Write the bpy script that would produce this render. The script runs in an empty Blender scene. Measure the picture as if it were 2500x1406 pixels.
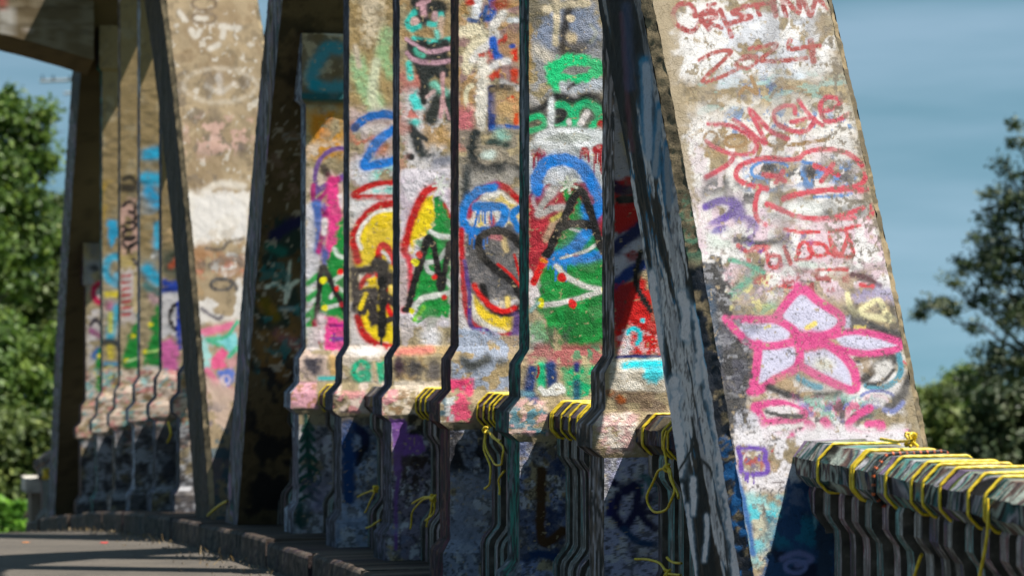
import bpy, bmesh, math, random
import numpy as np
from mathutils import Vector

# ------------------------------------------------------------------ camera, sky, sun, exposure
scene = bpy.context.scene
COL = scene.collection
E = 1.44                      # eye height above the road crown beside the first posts
FPX, PSI = 6944.4, math.radians(15.525)
SP, CP = math.sin(PSI), math.cos(PSI)
cam_d = bpy.data.cameras.new('camera')
cam_d.lens = 100; cam_d.sensor_width = 36; cam_d.clip_end = 3000; cam_d.clip_start = 0.1
cam_d.dof.use_dof = True; cam_d.dof.focus_distance = 10.5; cam_d.dof.aperture_fstop = 3.9
cam_d.dof.aperture_blades = 9
cam = bpy.data.objects.new('camera', cam_d); COL.objects.link(cam)
cam.location = (0, 0, E); cam.rotation_euler = (math.radians(90), 0, -PSI)
scene.camera = cam

SUN = Vector((1.0, -0.62, 2.2)).normalized()
w = bpy.data.worlds.new('World'); scene.world = w; w.use_nodes = True
nt = w.node_tree; bg = nt.nodes['Background']
sky = nt.nodes.new('ShaderNodeTexSky'); sky.sky_type = 'NISHITA'; sky.sun_disc = False
sky.sun_elevation = math.asin(SUN.z); sky.sun_rotation = math.atan2(SUN.x, SUN.y)
sky.altitude = 400; sky.air_density = 1.0; sky.dust_density = 0.4; sky.ozone_density = 2.0
# the camera looks slightly uphill along the bridge, so the sky it sees stands a little above the true horizon
tc = nt.nodes.new('ShaderNodeTexCoord'); va = nt.nodes.new('ShaderNodeVectorMath'); va.operation = 'ADD'; va.inputs[1].default_value = (0, 0, 0.34)
vn = nt.nodes.new('ShaderNodeVectorMath'); vn.operation = 'NORMALIZE'
nt.links.new(tc.outputs['Generated'], va.inputs[0]); nt.links.new(va.outputs[0], vn.inputs[0]); nt.links.new(vn.outputs[0], sky.inputs[0])
cn = nt.nodes.new('ShaderNodeTexNoise'); cn.inputs['Scale'].default_value = 5; cn.inputs['Detail'].default_value = 5
cm = nt.nodes.new('ShaderNodeMapping'); cm.inputs['Scale'].default_value = (1, 1, 7); nt.links.new(tc.outputs['Generated'], cm.inputs[0]); nt.links.new(cm.outputs[0], cn.inputs[0])
cr = nt.nodes.new('ShaderNodeValToRGB'); cr.color_ramp.elements[0].position = .40; cr.color_ramp.elements[1].position = .68
cr.color_ramp.elements[0].color = (.84, .98, .735, 1); cr.color_ramp.elements[1].color = (1.34, 1.27, .94, 1)      # thin veil of cloud
nt.links.new(cn.outputs[0], cr.inputs[0])
mx = nt.nodes.new('ShaderNodeMix'); mx.data_type = 'RGBA'; mx.blend_type = 'MULTIPLY'; mx.inputs[0].default_value = 1
nt.links.new(sky.outputs[0], mx.inputs[6]); nt.links.new(cr.outputs[0], mx.inputs[7])
nt.links.new(mx.outputs[2], bg.inputs[0]); bg.inputs[1].default_value = 0.085
sun_d = bpy.data.lights.new('sun', 'SUN'); sun_d.energy = 5.0; sun_d.angle = math.radians(0.5); sun_d.color = (1.0, 0.94, 0.84)
sun = bpy.data.objects.new('sun', sun_d); COL.objects.link(sun)
sun.rotation_euler = SUN.to_track_quat('Z', 'Y').to_euler(); sun.location = (20, -10, 40)
scene.view_settings.view_transform = 'Standard'; scene.view_settings.look = 'None'
scene.view_settings.gamma = 1.0; scene.view_settings.use_curve_mapping = False
scene.view_settings.exposure = 0.95
scene.render.engine = 'CYCLES'
scene.cycles.use_denoising = True
scene.cycles.max_bounces = 6

random.seed(7)
rng = np.random.default_rng(11)

# ------------------------------------------------------------------ geometry of the view (used to read places off the photograph)
VX = 1250 - FPX * math.tan(PSI)
def proj(X, Y, Z):            # Z relative to the eye
    D = Y * CP + X * SP
    D = np.where(np.abs(D) < 0.2, 0.2, D)
    return 1250 + FPX * (X * CP - Y * SP) / D, 703 - FPX * Z / D
def atX(px, py, X):           # pixel -> point on the plane X = const
    q = (px - VX) / FPX       # = X/(CP*D)
    D = X / (CP * q)
    return (X, (D - X * SP) / CP, (703 - py) / FPX * D)
def atY(px, py, Y):
    q = (px - 1250) / FPX     # (X CP - Y SP) = q (Y CP + X SP)
    X = Y * (q * CP + SP) / (CP - q * SP)
    D = Y * CP + X * SP
    return (X, Y, (703 - py) / FPX * D)
def g(Y):                     # the deck's hump, relative to its height at Y = 10
    u = Y - 10.0
    return 0.004 * u - 0.0033 * u * u

# ------------------------------------------------------------------ value noise
_R = rng.random(1 << 16)
def vn3(x, y, z):
    ix = np.floor(x).astype(np.int64); iy = np.floor(y).astype(np.int64); iz = np.floor(z).astype(np.int64)
    fx = x - ix; fy = y - iy; fz = z - iz
    fx = fx * fx * (3 - 2 * fx); fy = fy * fy * (3 - 2 * fy); fz = fz * fz * (3 - 2 * fz)
    def h(a, b, c):
        return _R[((a * 73856093) ^ (b * 19349663) ^ (c * 83492791)) & 0xFFFF]
    r = 0
    for dx in (0, 1):
        wx = fx if dx else 1 - fx
        for dy in (0, 1):
            wy = fy if dy else 1 - fy
            for dz in (0, 1):
                r = r + wx * wy * (fz if dz else 1 - fz) * h(ix + dx, iy + dy, iz + dz)
    return r
def vn2(x, y, seed=0):
    ix = np.floor(x).astype(np.int64); iy = np.floor(y).astype(np.int64)
    fx = x - ix; fy = y - iy
    fx = fx * fx * (3 - 2 * fx); fy = fy * fy * (3 - 2 * fy)
    def h(a, b):
        return _R[((a * 73856093) ^ (b * 19349663) ^ ((seed + 7) * 83492791)) & 0xFFFF]
    return (h(ix, iy) * (1 - fx) * (1 - fy) + h(ix + 1, iy) * fx * (1 - fy)
            + h(ix, iy + 1) * (1 - fx) * fy + h(ix + 1, iy + 1) * fx * fy)
def fbm(x, y, sx, sy=None, seed=0, octv=3):
    sy = sy or sx; r = 0; a = 1; t = 0
    for k in range(octv):
        r = r + a * vn2(x / sx + 13.7 * k, y / sy + 5.3 * k, seed + 31 * k); t += a
        a *= 0.55; sx *= 0.5; sy *= 0.5
    r = r / t
    return np.clip((r - 0.5) * 1.55 + 0.5, 0, 1)
def sst(a, b, x):
    t = np.clip((x - a) / (b - a), 0, 1); return t * t * (3 - 2 * t)

# ------------------------------------------------------------------ paint: colour carried by the surface itself
def lin(c):
    c = np.asarray(c, float) / 255
    return np.where(c <= 0.04045, c / 12.92, ((c + 0.055) / 1.055) ** 2.4)
def crom(pts, n=5):
    p = np.array(pts, float)
    if len(p) < 3: return p
    out = []
    for i in range(len(p) - 1):
        a = p[max(i - 1, 0)]; b = p[i]; c = p[i + 1]; d = p[min(i + 2, len(p) - 1)]
        for k in range(n):
            t = k / n
            out.append(0.5 * (2 * b + (c - a) * t + (2 * a - 5 * b + 4 * c - d) * t * t + (3 * b - a - 3 * c + d) * t ** 3))
    out.append(p[-1]); return np.array(out)

CONC = (168, 151, 120)
class Canvas:
    """Paint layers over the vertices of one surface. x, y: where a vertex shows in the photograph; u, v: metres on the surface."""
    def __init__(s, P, gain, base=CONC, seed=0):
        X, Y, Z = P[..., 0].ravel(), P[..., 1].ravel(), P[..., 2].ravel()
        s.x, s.y = proj(X, Y, Z); s.P = P.reshape(-1, 3); s.gain = gain; s.seed = seed
        s.c = np.tile(lin(base) * gain, (len(X), 1)); s.h = np.zeros(len(X))
        s.n1 = fbm(s.x, s.y, 26, seed=seed + 1, octv=3) - 0.5
        s.n2 = fbm(s.x, s.y, 9, seed=seed + 2, octv=2) - 0.5
        s.T = (0, 0, 1.0); s.rk = .7; s.sat = 1.16; s.wk = 1.10; s.hk = 1.0; s.part = ''
        m = fbm(s.x, s.y, 90, seed=seed + 3, octv=4)
        s.c *= (0.80 + 0.40 * m)[:, None]
        k = sst(.62, .75, fbm(s.x, s.y, 16, seed=seed + 4)); s.c *= (1 - 0.28 * k)[:, None]
    def crop(s, ox, oy, sc): s.T = (ox, oy, sc); return s
    def _t(s, pts):
        p = np.array(pts, float); return p / s.T[2] + np.array(s.T[:2])
    def _box(s, x0, y0, x1, y1):
        return np.nonzero((s.x > x0) & (s.x < x1) & (s.y > y0) & (s.y < y1))[0]
    def _mix(s, i, a, col, h=1.0):
        a = np.clip(a, 0, 1); q = lin(col); m = q.mean(); q = np.clip(m + (q - m) * s.sat, .004, 1)      # sprayed pigment is strong
        s.c[i] = s.c[i] * (1 - a[:, None]) + a[:, None] * (q * s.gain)
        s.h[i] = s.h[i] * (1 - a) + a * h
    def s_(s, pts, wd, col, soft=.26, rough=.35, a=1.0, curve=True, wear=0.0, halo=1.0):
        p = s._t(pts)
        if curve: p = crom(p)
        wd = wd * s.wk / s.T[2]; r = wd * 0.5; mg = r * 2.4 + 4
        i = s._box(p[:, 0].min() - mg, p[:, 1].min() - mg, p[:, 0].max() + mg, p[:, 1].max() + mg)
        if not len(i): return s
        x, y = s.x[i], s.y[i]; d = np.full(len(i), 1e9)
        for k in range(len(p) - 1):
            ax, ay = p[k]; bx, by = p[k + 1]; dx, dy = bx - ax, by - ay
            L = dx * dx + dy * dy + 1e-9
            t = np.clip(((x - ax) * dx + (y - ay) * dy) / L, 0, 1)
            d = np.minimum(d, (x - ax - t * dx) ** 2 + (y - ay - t * dy) ** 2)
        e = np.sqrt(d) / r + rough * s.rk * 1.1 * (s.n1[i] * .9 + s.n2[i] * 1.0)
        al = 1 - sst(1 - soft, 1 + soft, e)
        al = np.maximum(al, .22 * halo * s.hk * (1 - sst(.9, 2.2, e)) ** 1.5)          # overspray
        if wear: al = al * (1 - wear * sst(.08, .22, s.n2[i] + .5 * s.n1[i]))
        s._mix(i, al * a, col); return s
    def f_(s, pts, col, soft=5, rough=8, a=1.0, curve=False, wear=0.0):
        p = s._t(pts)
        if curve: p = crom(np.vstack([p, p[:1]]))[:-1]
        mg = soft + rough + 2
        i = s._box(p[:, 0].min() - mg, p[:, 1].min() - mg, p[:, 0].max() + mg, p[:, 1].max() + mg)
        if not len(i): return s
        x = s.x[i] + rough * (s.n1[i] + s.n2[i]); y = s.y[i] + rough * (s.n2[i] - s.n1[i])
        d = np.full(len(i), 1e9); ins = np.zeros(len(i), bool)
        for k in range(len(p)):
            ax, ay = p[k]; bx, by = p[(k + 1) % len(p)]; dx, dy = bx - ax, by - ay
            L = dx * dx + dy * dy + 1e-9
            t = np.clip(((x - ax) * dx + (y - ay) * dy) / L, 0, 1)
            d = np.minimum(d, (x - ax - t * dx) ** 2 + (y - ay - t * dy) ** 2)
            if abs(dy) > 1e-6:
                c = ((ay > y) != (by > y)) & (x < dx * (y - ay) / dy + ax); ins ^= c
        sd = np.where(ins, 1, -1) * np.sqrt(d)
        al = sst(-soft, soft, sd)
        if wear: al = al * (1 - wear * sst(.06, .2, s.n2[i] * .7 + s.n1[i]))
        s._mix(i, al * a, col); return s
    def o_(s, cx, cy, rx, ry, col, soft=.35, rough=.5, a=1.0, wear=0.0):      # round blob
        (cx, cy), = s._t([(cx, cy)]); rx /= s.T[2]; ry /= s.T[2]
        i = s._box(cx - rx * 2 - 3, cy - ry * 2 - 3, cx + rx * 2 + 3, cy + ry * 2 + 3)
        if not len(i): return s
        e = np.hypot((s.x[i] - cx) / rx, (s.y[i] - cy) / ry) + rough * (s.n1[i] + s.n2[i] * .7)
        al = 1 - sst(1 - soft, 1 + soft, e)
        if wear: al = al * (1 - wear * sst(.05, .2, s.n2[i] + .6 * s.n1[i]))
        s._mix(i, al * a, col); return s
    def r_(s, cx, cy, rx, ry, wd, col, a0=0, a1=360, rot=0, **k):             # ring or arc
        t = np.radians(np.linspace(a0, a1, 22)); c, q = math.cos(math.radians(rot)), math.sin(math.radians(rot))
        x = rx * np.cos(t); y = ry * np.sin(t)
        return s.s_(np.stack([cx + x * c - y * q, cy + x * q + y * c], 1), wd, col, curve=False, **k)
    def n_(s, box, col, scale=40, thr=.5, sharp=.08, a=1.0, seed=0, sx=1.0, fade=20, h=1.0):  # scattered patches, or all where thr = 0
        (x0, y0), (x1, y1) = s._t([box[:2], box[2:]])
        i = s._box(x0 - fade, y0 - fade, x1 + fade, y1 + fade)
        if not len(i): return s
        x, y = s.x[i], s.y[i]
        e = np.minimum(np.minimum(x - x0, x1 - x), np.minimum(y - y0, y1 - y)) + fade * 1.2 * s.n1[i]
        m = sst(-fade, fade, e)
        n = fbm(x, y, scale * sx, scale, seed=s.seed + 50 + seed, octv=4)
        sharp *= .65; s._mix(i, m * sst(thr - sharp, thr + sharp, n) * a, col, h); return s
    def d_(s, x, y, n, col, ln=40, wd=5, spread=30, seed=0):                   # drips
        r = random.Random(seed)
        for k in range(n):
            xx = x + r.uniform(-spread, spread); l = ln * r.uniform(.4, 1.1)
            s.s_([(xx, y), (xx + r.uniform(-2, 2), y + l)], wd * r.uniform(.6, 1.1), col, curve=False, rough=.2)
        return s
    def out(s, shape):
        c = np.clip(s.c, 0.008, .88)
        return np.concatenate([c, np.clip(s.h, 0, 1)[:, None]], 1).reshape(shape + (4,))

def streaks(P, pal, su, sv, seed, axis_u, axis_v, gain=.85, h=.6):
    """Runs and smears of many coats: palette chosen by stretched noise along the surface."""
    q = P.reshape(-1, 3); u = q[:, axis_u]; v = q[:, axis_v]
    wv = (fbm(u, v, su * 3, sv * 1.2, seed + 9, 2) - .5)
    n = fbm(u + wv * su * 2.2, v, su, sv, seed, 4)
    rank = np.clip((n - .12) / .76, 0, .999) * (len(pal) - 1)
    k = np.floor(rank).astype(int); f = sst(.08, .92, rank - k)[:, None]
    L = np.array([lin(c) for c in pal]) * gain
    c = L[k] * (1 - f) + L[np.minimum(k + 1, len(pal) - 1)] * f
    c *= (.75 + .5 * fbm(u, v, su * .35, sv * .6, seed + 3, 2))[:, None]
    return np.concatenate([np.clip(c, .008, .88), np.full((len(c), 1), h)], 1).reshape(P.shape[:-1] + (4,))

# ------------------------------------------------------------------ mesh helpers
def jitter(P, amp=.0022, scale=.05):
    q = P.reshape(-1, 3).astype(float); o = np.empty_like(q)
    for k in range(3):
        o[:, k] = vn3(q[:, 0] / scale + 17 * k, q[:, 1] / scale, q[:, 2] / scale) + .5 * vn3(q[:, 0] / scale * 2.3, q[:, 1] / scale * 2.3 + 9 * k, q[:, 2] / scale * 2.3) - .75
    return (q + o * amp * 2).reshape(P.shape)
def link(name, me, parent=None, mat=None):
    ob = bpy.data.objects.new(name, me); COL.objects.link(ob)
    if mat and not me.materials: me.materials.append(mat)
    if parent: ob.parent = parent
    return ob
def mesh_np(name, V, F, cols=None, smooth=True):
    me = bpy.data.meshes.new(name); V = np.asarray(V, np.float32); F = np.asarray(F, np.int32)
    nv, nf, k = len(V), len(F), F.shape[1]
    me.vertices.add(nv); me.vertices.foreach_set('co', V.ravel())
    me.loops.add(nf * k); me.loops.foreach_set('vertex_index', F.ravel())
    me.polygons.add(nf); me.polygons.foreach_set('loop_start', np.arange(0, nf * k, k, dtype=np.int32))
    me.polygons.foreach_set('loop_total', np.full(nf, k, np.int32))
    me.polygons.foreach_set('use_smooth', np.full(nf, smooth))
    me.update(calc_edges=True)
    if cols is not None:
        at = me.color_attributes.new('paint', 'FLOAT_COLOR', 'POINT')
        at.data.foreach_set('color', np.asarray(cols, np.float32).ravel())
    me.validate(); return me
def patches(name, PL, base, parent, mat, jit=.0022, jscale=.05):
    """PL: list of (P[v,u,3] relative to the eye, C[v,u,4]); one mesh whose origin is at base."""
    V, F, C = [], [], []; o = 0
    for P, c in PL:
        nv, nu = P.shape[:2]
        q = jitter(P, jit, jscale) if jit else P
        V.append(q.reshape(-1, 3)); C.append(c.reshape(-1, 4))
        i = (np.arange(nv - 1)[:, None] * nu + np.arange(nu - 1)[None]).ravel() + o
        F.append(np.stack([i, i + 1, i + nu + 1, i + nu], 1)); o += nv * nu
    V = np.vstack(V) + np.array([0, 0, E]) - np.array(base)
    return link(name, mesh_np(name, V, np.vstack(F), np.vstack(C)), parent, mat)
def thing(name, label, cat, loc=(0, 0, 0), group=None):
    o = bpy.data.objects.new(name, None); COL.objects.link(o); o.location = loc; o.empty_display_size = .2
    return tag(o, label, cat, group)
def tag(o, label=None, cat=None, group=None, kind=None):
    if label: o['label'] = label
    if cat: o['category'] = cat
    if group: o['group'] = group
    if kind: o['kind'] = kind
    return o

# ------------------------------------------------------------------ materials
def nodes(name):
    m = bpy.data.materials.new(name); m.use_nodes = True
    t = m.node_tree; return m, t, t.nodes['Principled BSDF']
def N(t, typ, **k):
    n = t.nodes.new(typ)
    for a, b in k.items(): setattr(n, a, b)
    return n
def noise(t, vec, scale, detail=3, rough=.55, dist=0.0):
    n = N(t, 'ShaderNodeTexNoise'); n.inputs['Scale'].default_value = scale; n.inputs['Detail'].default_value = detail
    n.inputs['Roughness'].default_value = rough; n.inputs['Distortion'].default_value = dist
    if vec is not None: t.links.new(vec, n.inputs['Vector'])
    return n
def ramp(t, fac, stops, interp='LINEAR'):
    r = N(t, 'ShaderNodeValToRGB'); r.color_ramp.interpolation = interp; e = r.color_ramp.elements
    while len(e) < len(stops): e.new(.5)
    for el, (p, c) in zip(e, stops):
        el.position = p; el.color = (*c, 1) if len(c) == 3 else c
    t.links.new(fac, r.inputs[0]); return r
def math_(t, op, a, b=None, c=None):
    n = N(t, 'ShaderNodeMath', operation=op)
    for i, x in enumerate((a, b, c)):
        if x is None: continue
        if isinstance(x, (int, float)): n.inputs[i].default_value = x
        else: t.links.new(x, n.inputs[i])
    return n.outputs[0]
def mixc(t, fac, a, b, mode='MIX'):
    n = N(t, 'ShaderNodeMix', data_type='RGBA', blend_type=mode)
    for i, x in ((0, fac), (6, a), (7, b)):
        if isinstance(x, (int, float)): n.inputs[i].default_value = x
        elif isinstance(x, tuple): n.inputs[i].default_value = (*x, 1)
        else: t.links.new(x, n.inputs[i])
    return n.outputs[2]
def painted(name, bump=.5, dist=.006, stucco=150, crack=0.0):
    m, t, b = nodes(name); L = t.links
    at = N(t, 'ShaderNodeAttribute', attribute_name='paint'); pos = N(t, 'ShaderNodeNewGeometry').outputs['Position']
    n1 = noise(t, pos, stucco, 4, .6); n2 = noise(t, pos, stucco * .22, 3); n3 = noise(t, pos, 230, 3, .7)
    sp = ramp(t, n3.outputs['Fac'], [(.33, (.62, .60, .58)), (.46, (1, 1, 1)), (.70, (1.08, 1.08, 1.08))])
    c = mixc(t, .75, at.outputs['Color'], sp.outputs[0], 'MULTIPLY')
    pit = ramp(t, n1.outputs['Fac'], [(.24, (.35, .33, .3)), (.36, (1, 1, 1))])
    c = mixc(t, .55, c, pit.outputs[0], 'MULTIPLY')
    hgt = math_(t, 'ADD', math_(t, 'MULTIPLY', n1.outputs['Fac'], 1.0), math_(t, 'MULTIPLY', n2.outputs['Fac'], 1.2))
    hgt = math_(t, 'ADD', hgt, math_(t, 'MULTIPLY', at.outputs['Alpha'], .12))
    if crack:
        wv = noise(t, pos, 14, 3); va = N(t, 'ShaderNodeVectorMath', operation='ADD'); vs = N(t, 'ShaderNodeVectorMath', operation='SCALE')
        L.new(wv.outputs['Color'], vs.inputs[0]); vs.inputs['Scale'].default_value = .10
        L.new(pos, va.inputs[0]); L.new(vs.outputs[0], va.inputs[1])
        vo = N(t, 'ShaderNodeTexVoronoi', feature='DISTANCE_TO_EDGE'); vo.inputs['Scale'].default_value = 27
        L.new(va.outputs[0], vo.inputs['Vector'])
        ed = ramp(t, vo.outputs['Distance'], [(.0, (0, 0, 0)), (.035, (1, 1, 1))])
        gate = ramp(t, noise(t, pos, 7, 3).outputs['Fac'], [(.42, (1, 1, 1)), (.52, (0, 0, 0))])   # cracks only in places
        lines = mixc(t, gate.outputs[0], ed.outputs[0], (1, 1, 1))
        c = mixc(t, crack, c, lines, 'MULTIPLY')
        hgt = math_(t, 'ADD', hgt, math_(t, 'MULTIPLY', lines, .5))
    L.new(c, b.inputs['Base Color'])
    bp = N(t, 'ShaderNodeBump'); bp.inputs['Strength'].default_value = bump; bp.inputs['Distance'].default_value = dist
    L.new(hgt, bp.inputs['Height']); L.new(bp.outputs[0], b.inputs['Normal'])
    r = math_(t, 'SUBTRACT', .88, math_(t, 'MULTIPLY', at.outputs['Alpha'], .30)); L.new(r, b.inputs['Roughness'])
    b.inputs['Specular IOR Level'].default_value = .2
    return m
M_HANG = painted('painted_stucco', .75, .006, 190)
M_RIB = painted('peeling_paint', .42, .005, 150, crack=.34)
M_SIDE = painted('streaked_paint', .6, .006, 140)
M_FAR = painted('weathered_concrete', .25, .005, 120)

# ------------------------------------------------------------------ setting: land, road, kerb
def rel(x, y, z): return (x, y, z + E)
def gl(Y):                    # deck height with straight approaches
    if Y > 30: return g(30) + (Y - 30) * (-0.128)
    if Y < 0: return g(0) + Y * 0.07
    return g(Y)
def soil():
    m, t, b = nodes('meadow_soil'); pos = N(t, 'ShaderNodeNewGeometry').outputs['Position']
    n = noise(t, pos, .6, 5); c = ramp(t, n.outputs['Fac'], [(.3, (.035, .05, .018)), (.55, (.06, .085, .025)), (.75, (.12, .11, .055))])
    t.links.new(c.outputs[0], b.inputs['Base Color']); b.inputs['Roughness'].default_value = .95; return m
def strip(name, xs, ys, zf, mat, kind='structure'):
    V = [rel(x, y, zf(x, y)) for y in ys for x in xs]; nu = len(xs)
    F = [(j * nu + i, j * nu + i + 1, (j + 1) * nu + i + 1, (j + 1) * nu + i) for j in range(len(ys) - 1) for i in range(nu - 1)]
    o = link(name, mesh_np(name, V, F), None, mat); return tag(o, kind=kind)
M_SOIL = soil()
xs = list(np.concatenate([np.linspace(-1400, -60, 14), np.linspace(-50, 60, 45), np.linspace(70, 1400, 14)]))
ys = list(np.concatenate([np.linspace(-300, -20, 8), np.linspace(-10, 90, 40), np.linspace(100, 2600, 30)]))
def land(x, y):
    n = math.sin(x * .11 + 1) * math.cos(y * .09) * .35
    return -4.6 + n - .036 * max(0, y - 30)      # the valley falls away beyond the bridge
land_ob = strip('ground', xs, ys, land, M_SOIL)
def asphalt():
    m, t, b = nodes('dusty_asphalt'); pos = N(t, 'ShaderNodeNewGeometry').outputs['Position']
    n = noise(t, pos, 260, 3, .7); n2 = noise(t, pos, 3.0, 4); n3 = noise(t, pos, 40, 3)
    c = ramp(t, n.outputs['Fac'], [(.3, (.035, .031, .028)), (.5, (.082, .073, .064)), (.7, (.155, .14, .12))])
    d = ramp(t, n2.outputs['Fac'], [(.35, (.72, .70, .68)), (.65, (1.05, 1.0, .95))])
    cc = mixc(t, 1.0, c.outputs[0], d.outputs[0], 'MULTIPLY')
    t.links.new(cc, b.inputs['Base Color']); b.inputs['Roughness'].default_value = .9
    bp = N(t, 'ShaderNodeBump'); bp.inputs['Strength'].default_value = .5; bp.inputs['Distance'].default_value = .006
    t.links.new(n.outputs['Fac'], bp.inputs['Height']); t.links.new(bp.outputs[0], b.inputs['Normal']); return m
M_ROAD = asphalt()
road = strip('road', [-5.5, -3, -1, 1, 2.2, 2.7, 3.9], list(np.linspace(-12, 42, 110)), lambda x, y: -1.44 + gl(y) - .012 * max(0, x) * .3, M_ROAD)
deck = strip('bridge_deck', [-5.9, 4.1], list(np.linspace(-12, 42, 40)), lambda x, y: -1.85 + gl(y), M_SOIL)

PAL_KERB = [(20, 18, 20), (58, 50, 46), (96, 84, 76), (34, 30, 34), (118, 104, 92), (62, 46, 58), (130, 118, 106), (48, 56, 64)]
kerb = strip('kerb', [2.9, 3.85], list(np.linspace(-3, 32, 60)), lambda x, y: -1.36 + gl(y), M_ROAD)
def kerb_stone(Ya, Yb, k):
    r = random.Random(k); x0 = 2.85 + r.uniform(-.02, .015); top = -1.30 + r.uniform(-.008, .01); n = 46
    Y = np.linspace(Yb, Ya, n); G = np.array([gl(y) for y in Y])
    P1 = np.stack([np.stack([np.full(n, x0), Y, zz + G], 1) for zz in np.linspace(-1.50, top - .02, 10)])
    P2 = np.stack([np.stack([np.full(n, x0 + xx), Y, np.full(n, top - .02 + zz) + G], 1) for xx, zz in ((0, 0), (.008, .012), (.02, .02), (.3, .022), (.9, .022))])
    PL = [(P, streaks(P, PAL_KERB, .05, .12, 40 + k, 1, 2, gain=.55)) for P in (P1, P2)]
    for yy in (Ya, Yb):
        E1 = np.stack([np.array([[x0, yy, z + gl(yy)], [x0 + .6, yy, z + gl(yy)]]) for z in (-1.5, top)])
        PL.append((E1, streaks(E1, PAL_KERB, .1, .1, 3, 0, 2)))
    patches('kerb_stone', PL, (0, 0, 0), kerb, M_SIDE, .0035, .06)
Y = 6.0; k = 0
while Y < 27.5:
    kerb_stone(Y + .012, Y + 1.138, k); Y += 1.15; k += 1

# ------------------------------------------------------------------ arch ribs
XI, XO, SH = 3.02, 3.725, 10.05
def zext(Y, sh):
    w_ = Y - sh - 12.8; k_ = sst(0.0, 2.5, w_)          # the far leg is a touch steeper than the near one
    return 3.98 + .61 * k_ - (.2312 + .0335 * k_) * w_ ** 2 + g(Y) - g(Y - sh)
def rib_section(Yv, sh):
    e = 1e-3; z = zext(Yv, sh); dz = (zext(Yv + e, sh) - z) / e; q = np.sqrt(1 + dz * dz)
    ny, nz = -dz / q, 1 / q
    th = .43 if sh < 1 else .58
    return Yv, z, Yv - th * ny, z - th * nz, ny, nz
CH = .032
def rib_face(sh, Yv, face, nu):
    Ye, Ze, Yi, Zi, ny, nz = rib_section(Yv, sh); f = np.linspace(0, 1, nu)
    def row(a, b):            # a, b: arrays (n,3)
        return a[:, None] * (1 - f)[None, :, None] + b[:, None] * f[None, :, None]
    def p(x, y, z): return np.stack([np.full(len(Yv), x), y, z], 1)
    eY, eZ = Ye - CH * ny, Ze - CH * nz
    if face == 'ext': return row(p(XI + CH, Ye, Ze), p(XO - CH, Ye, Ze))
    if face == 'chin': return row(p(XI, eY, eZ), p(XI + CH, Ye, Ze))
    if face == 'chout': return row(p(XO - CH, Ye, Ze), p(XO, eY, eZ))
    if face == 'in': return row(p(XI, Yi, Zi), p(XI, eY, eZ))
    if face == 'int': return row(p(XO, Yi, Zi), p(XI, Yi, Zi))
    if face == 'out': return row(p(XO, eY, eZ), p(XO, Yi, Zi))
def along(Ya, Yb, n, sh):     # evenly spaced along the curve
    Yd = np.linspace(Ya, Yb, 2000); zd = zext(Yd, sh); s = np.concatenate([[0], np.cumsum(np.hypot(np.diff(Yd), np.diff(zd)))])
    return np.interp(np.linspace(0, s[-1], n), s, Yd)
PAL_DARK = [(16, 14, 13), (46, 38, 30), (66, 55, 42), (30, 26, 24), (84, 72, 58), (40, 34, 34), (60, 50, 38)]
PAL_EDGE = [(24, 22, 26), (100, 98, 112), (150, 148, 158), (50, 40, 60), (44, 90, 88), (150, 118, 150), (110, 104, 56), (34, 28, 28), (176, 172, 184), (30, 30, 46), (70, 56, 44)]
def plain(P, gain, seed, base=CONC):
    c = Canvas(P, gain, base, seed); return c.out(P.shape[:2])

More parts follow.
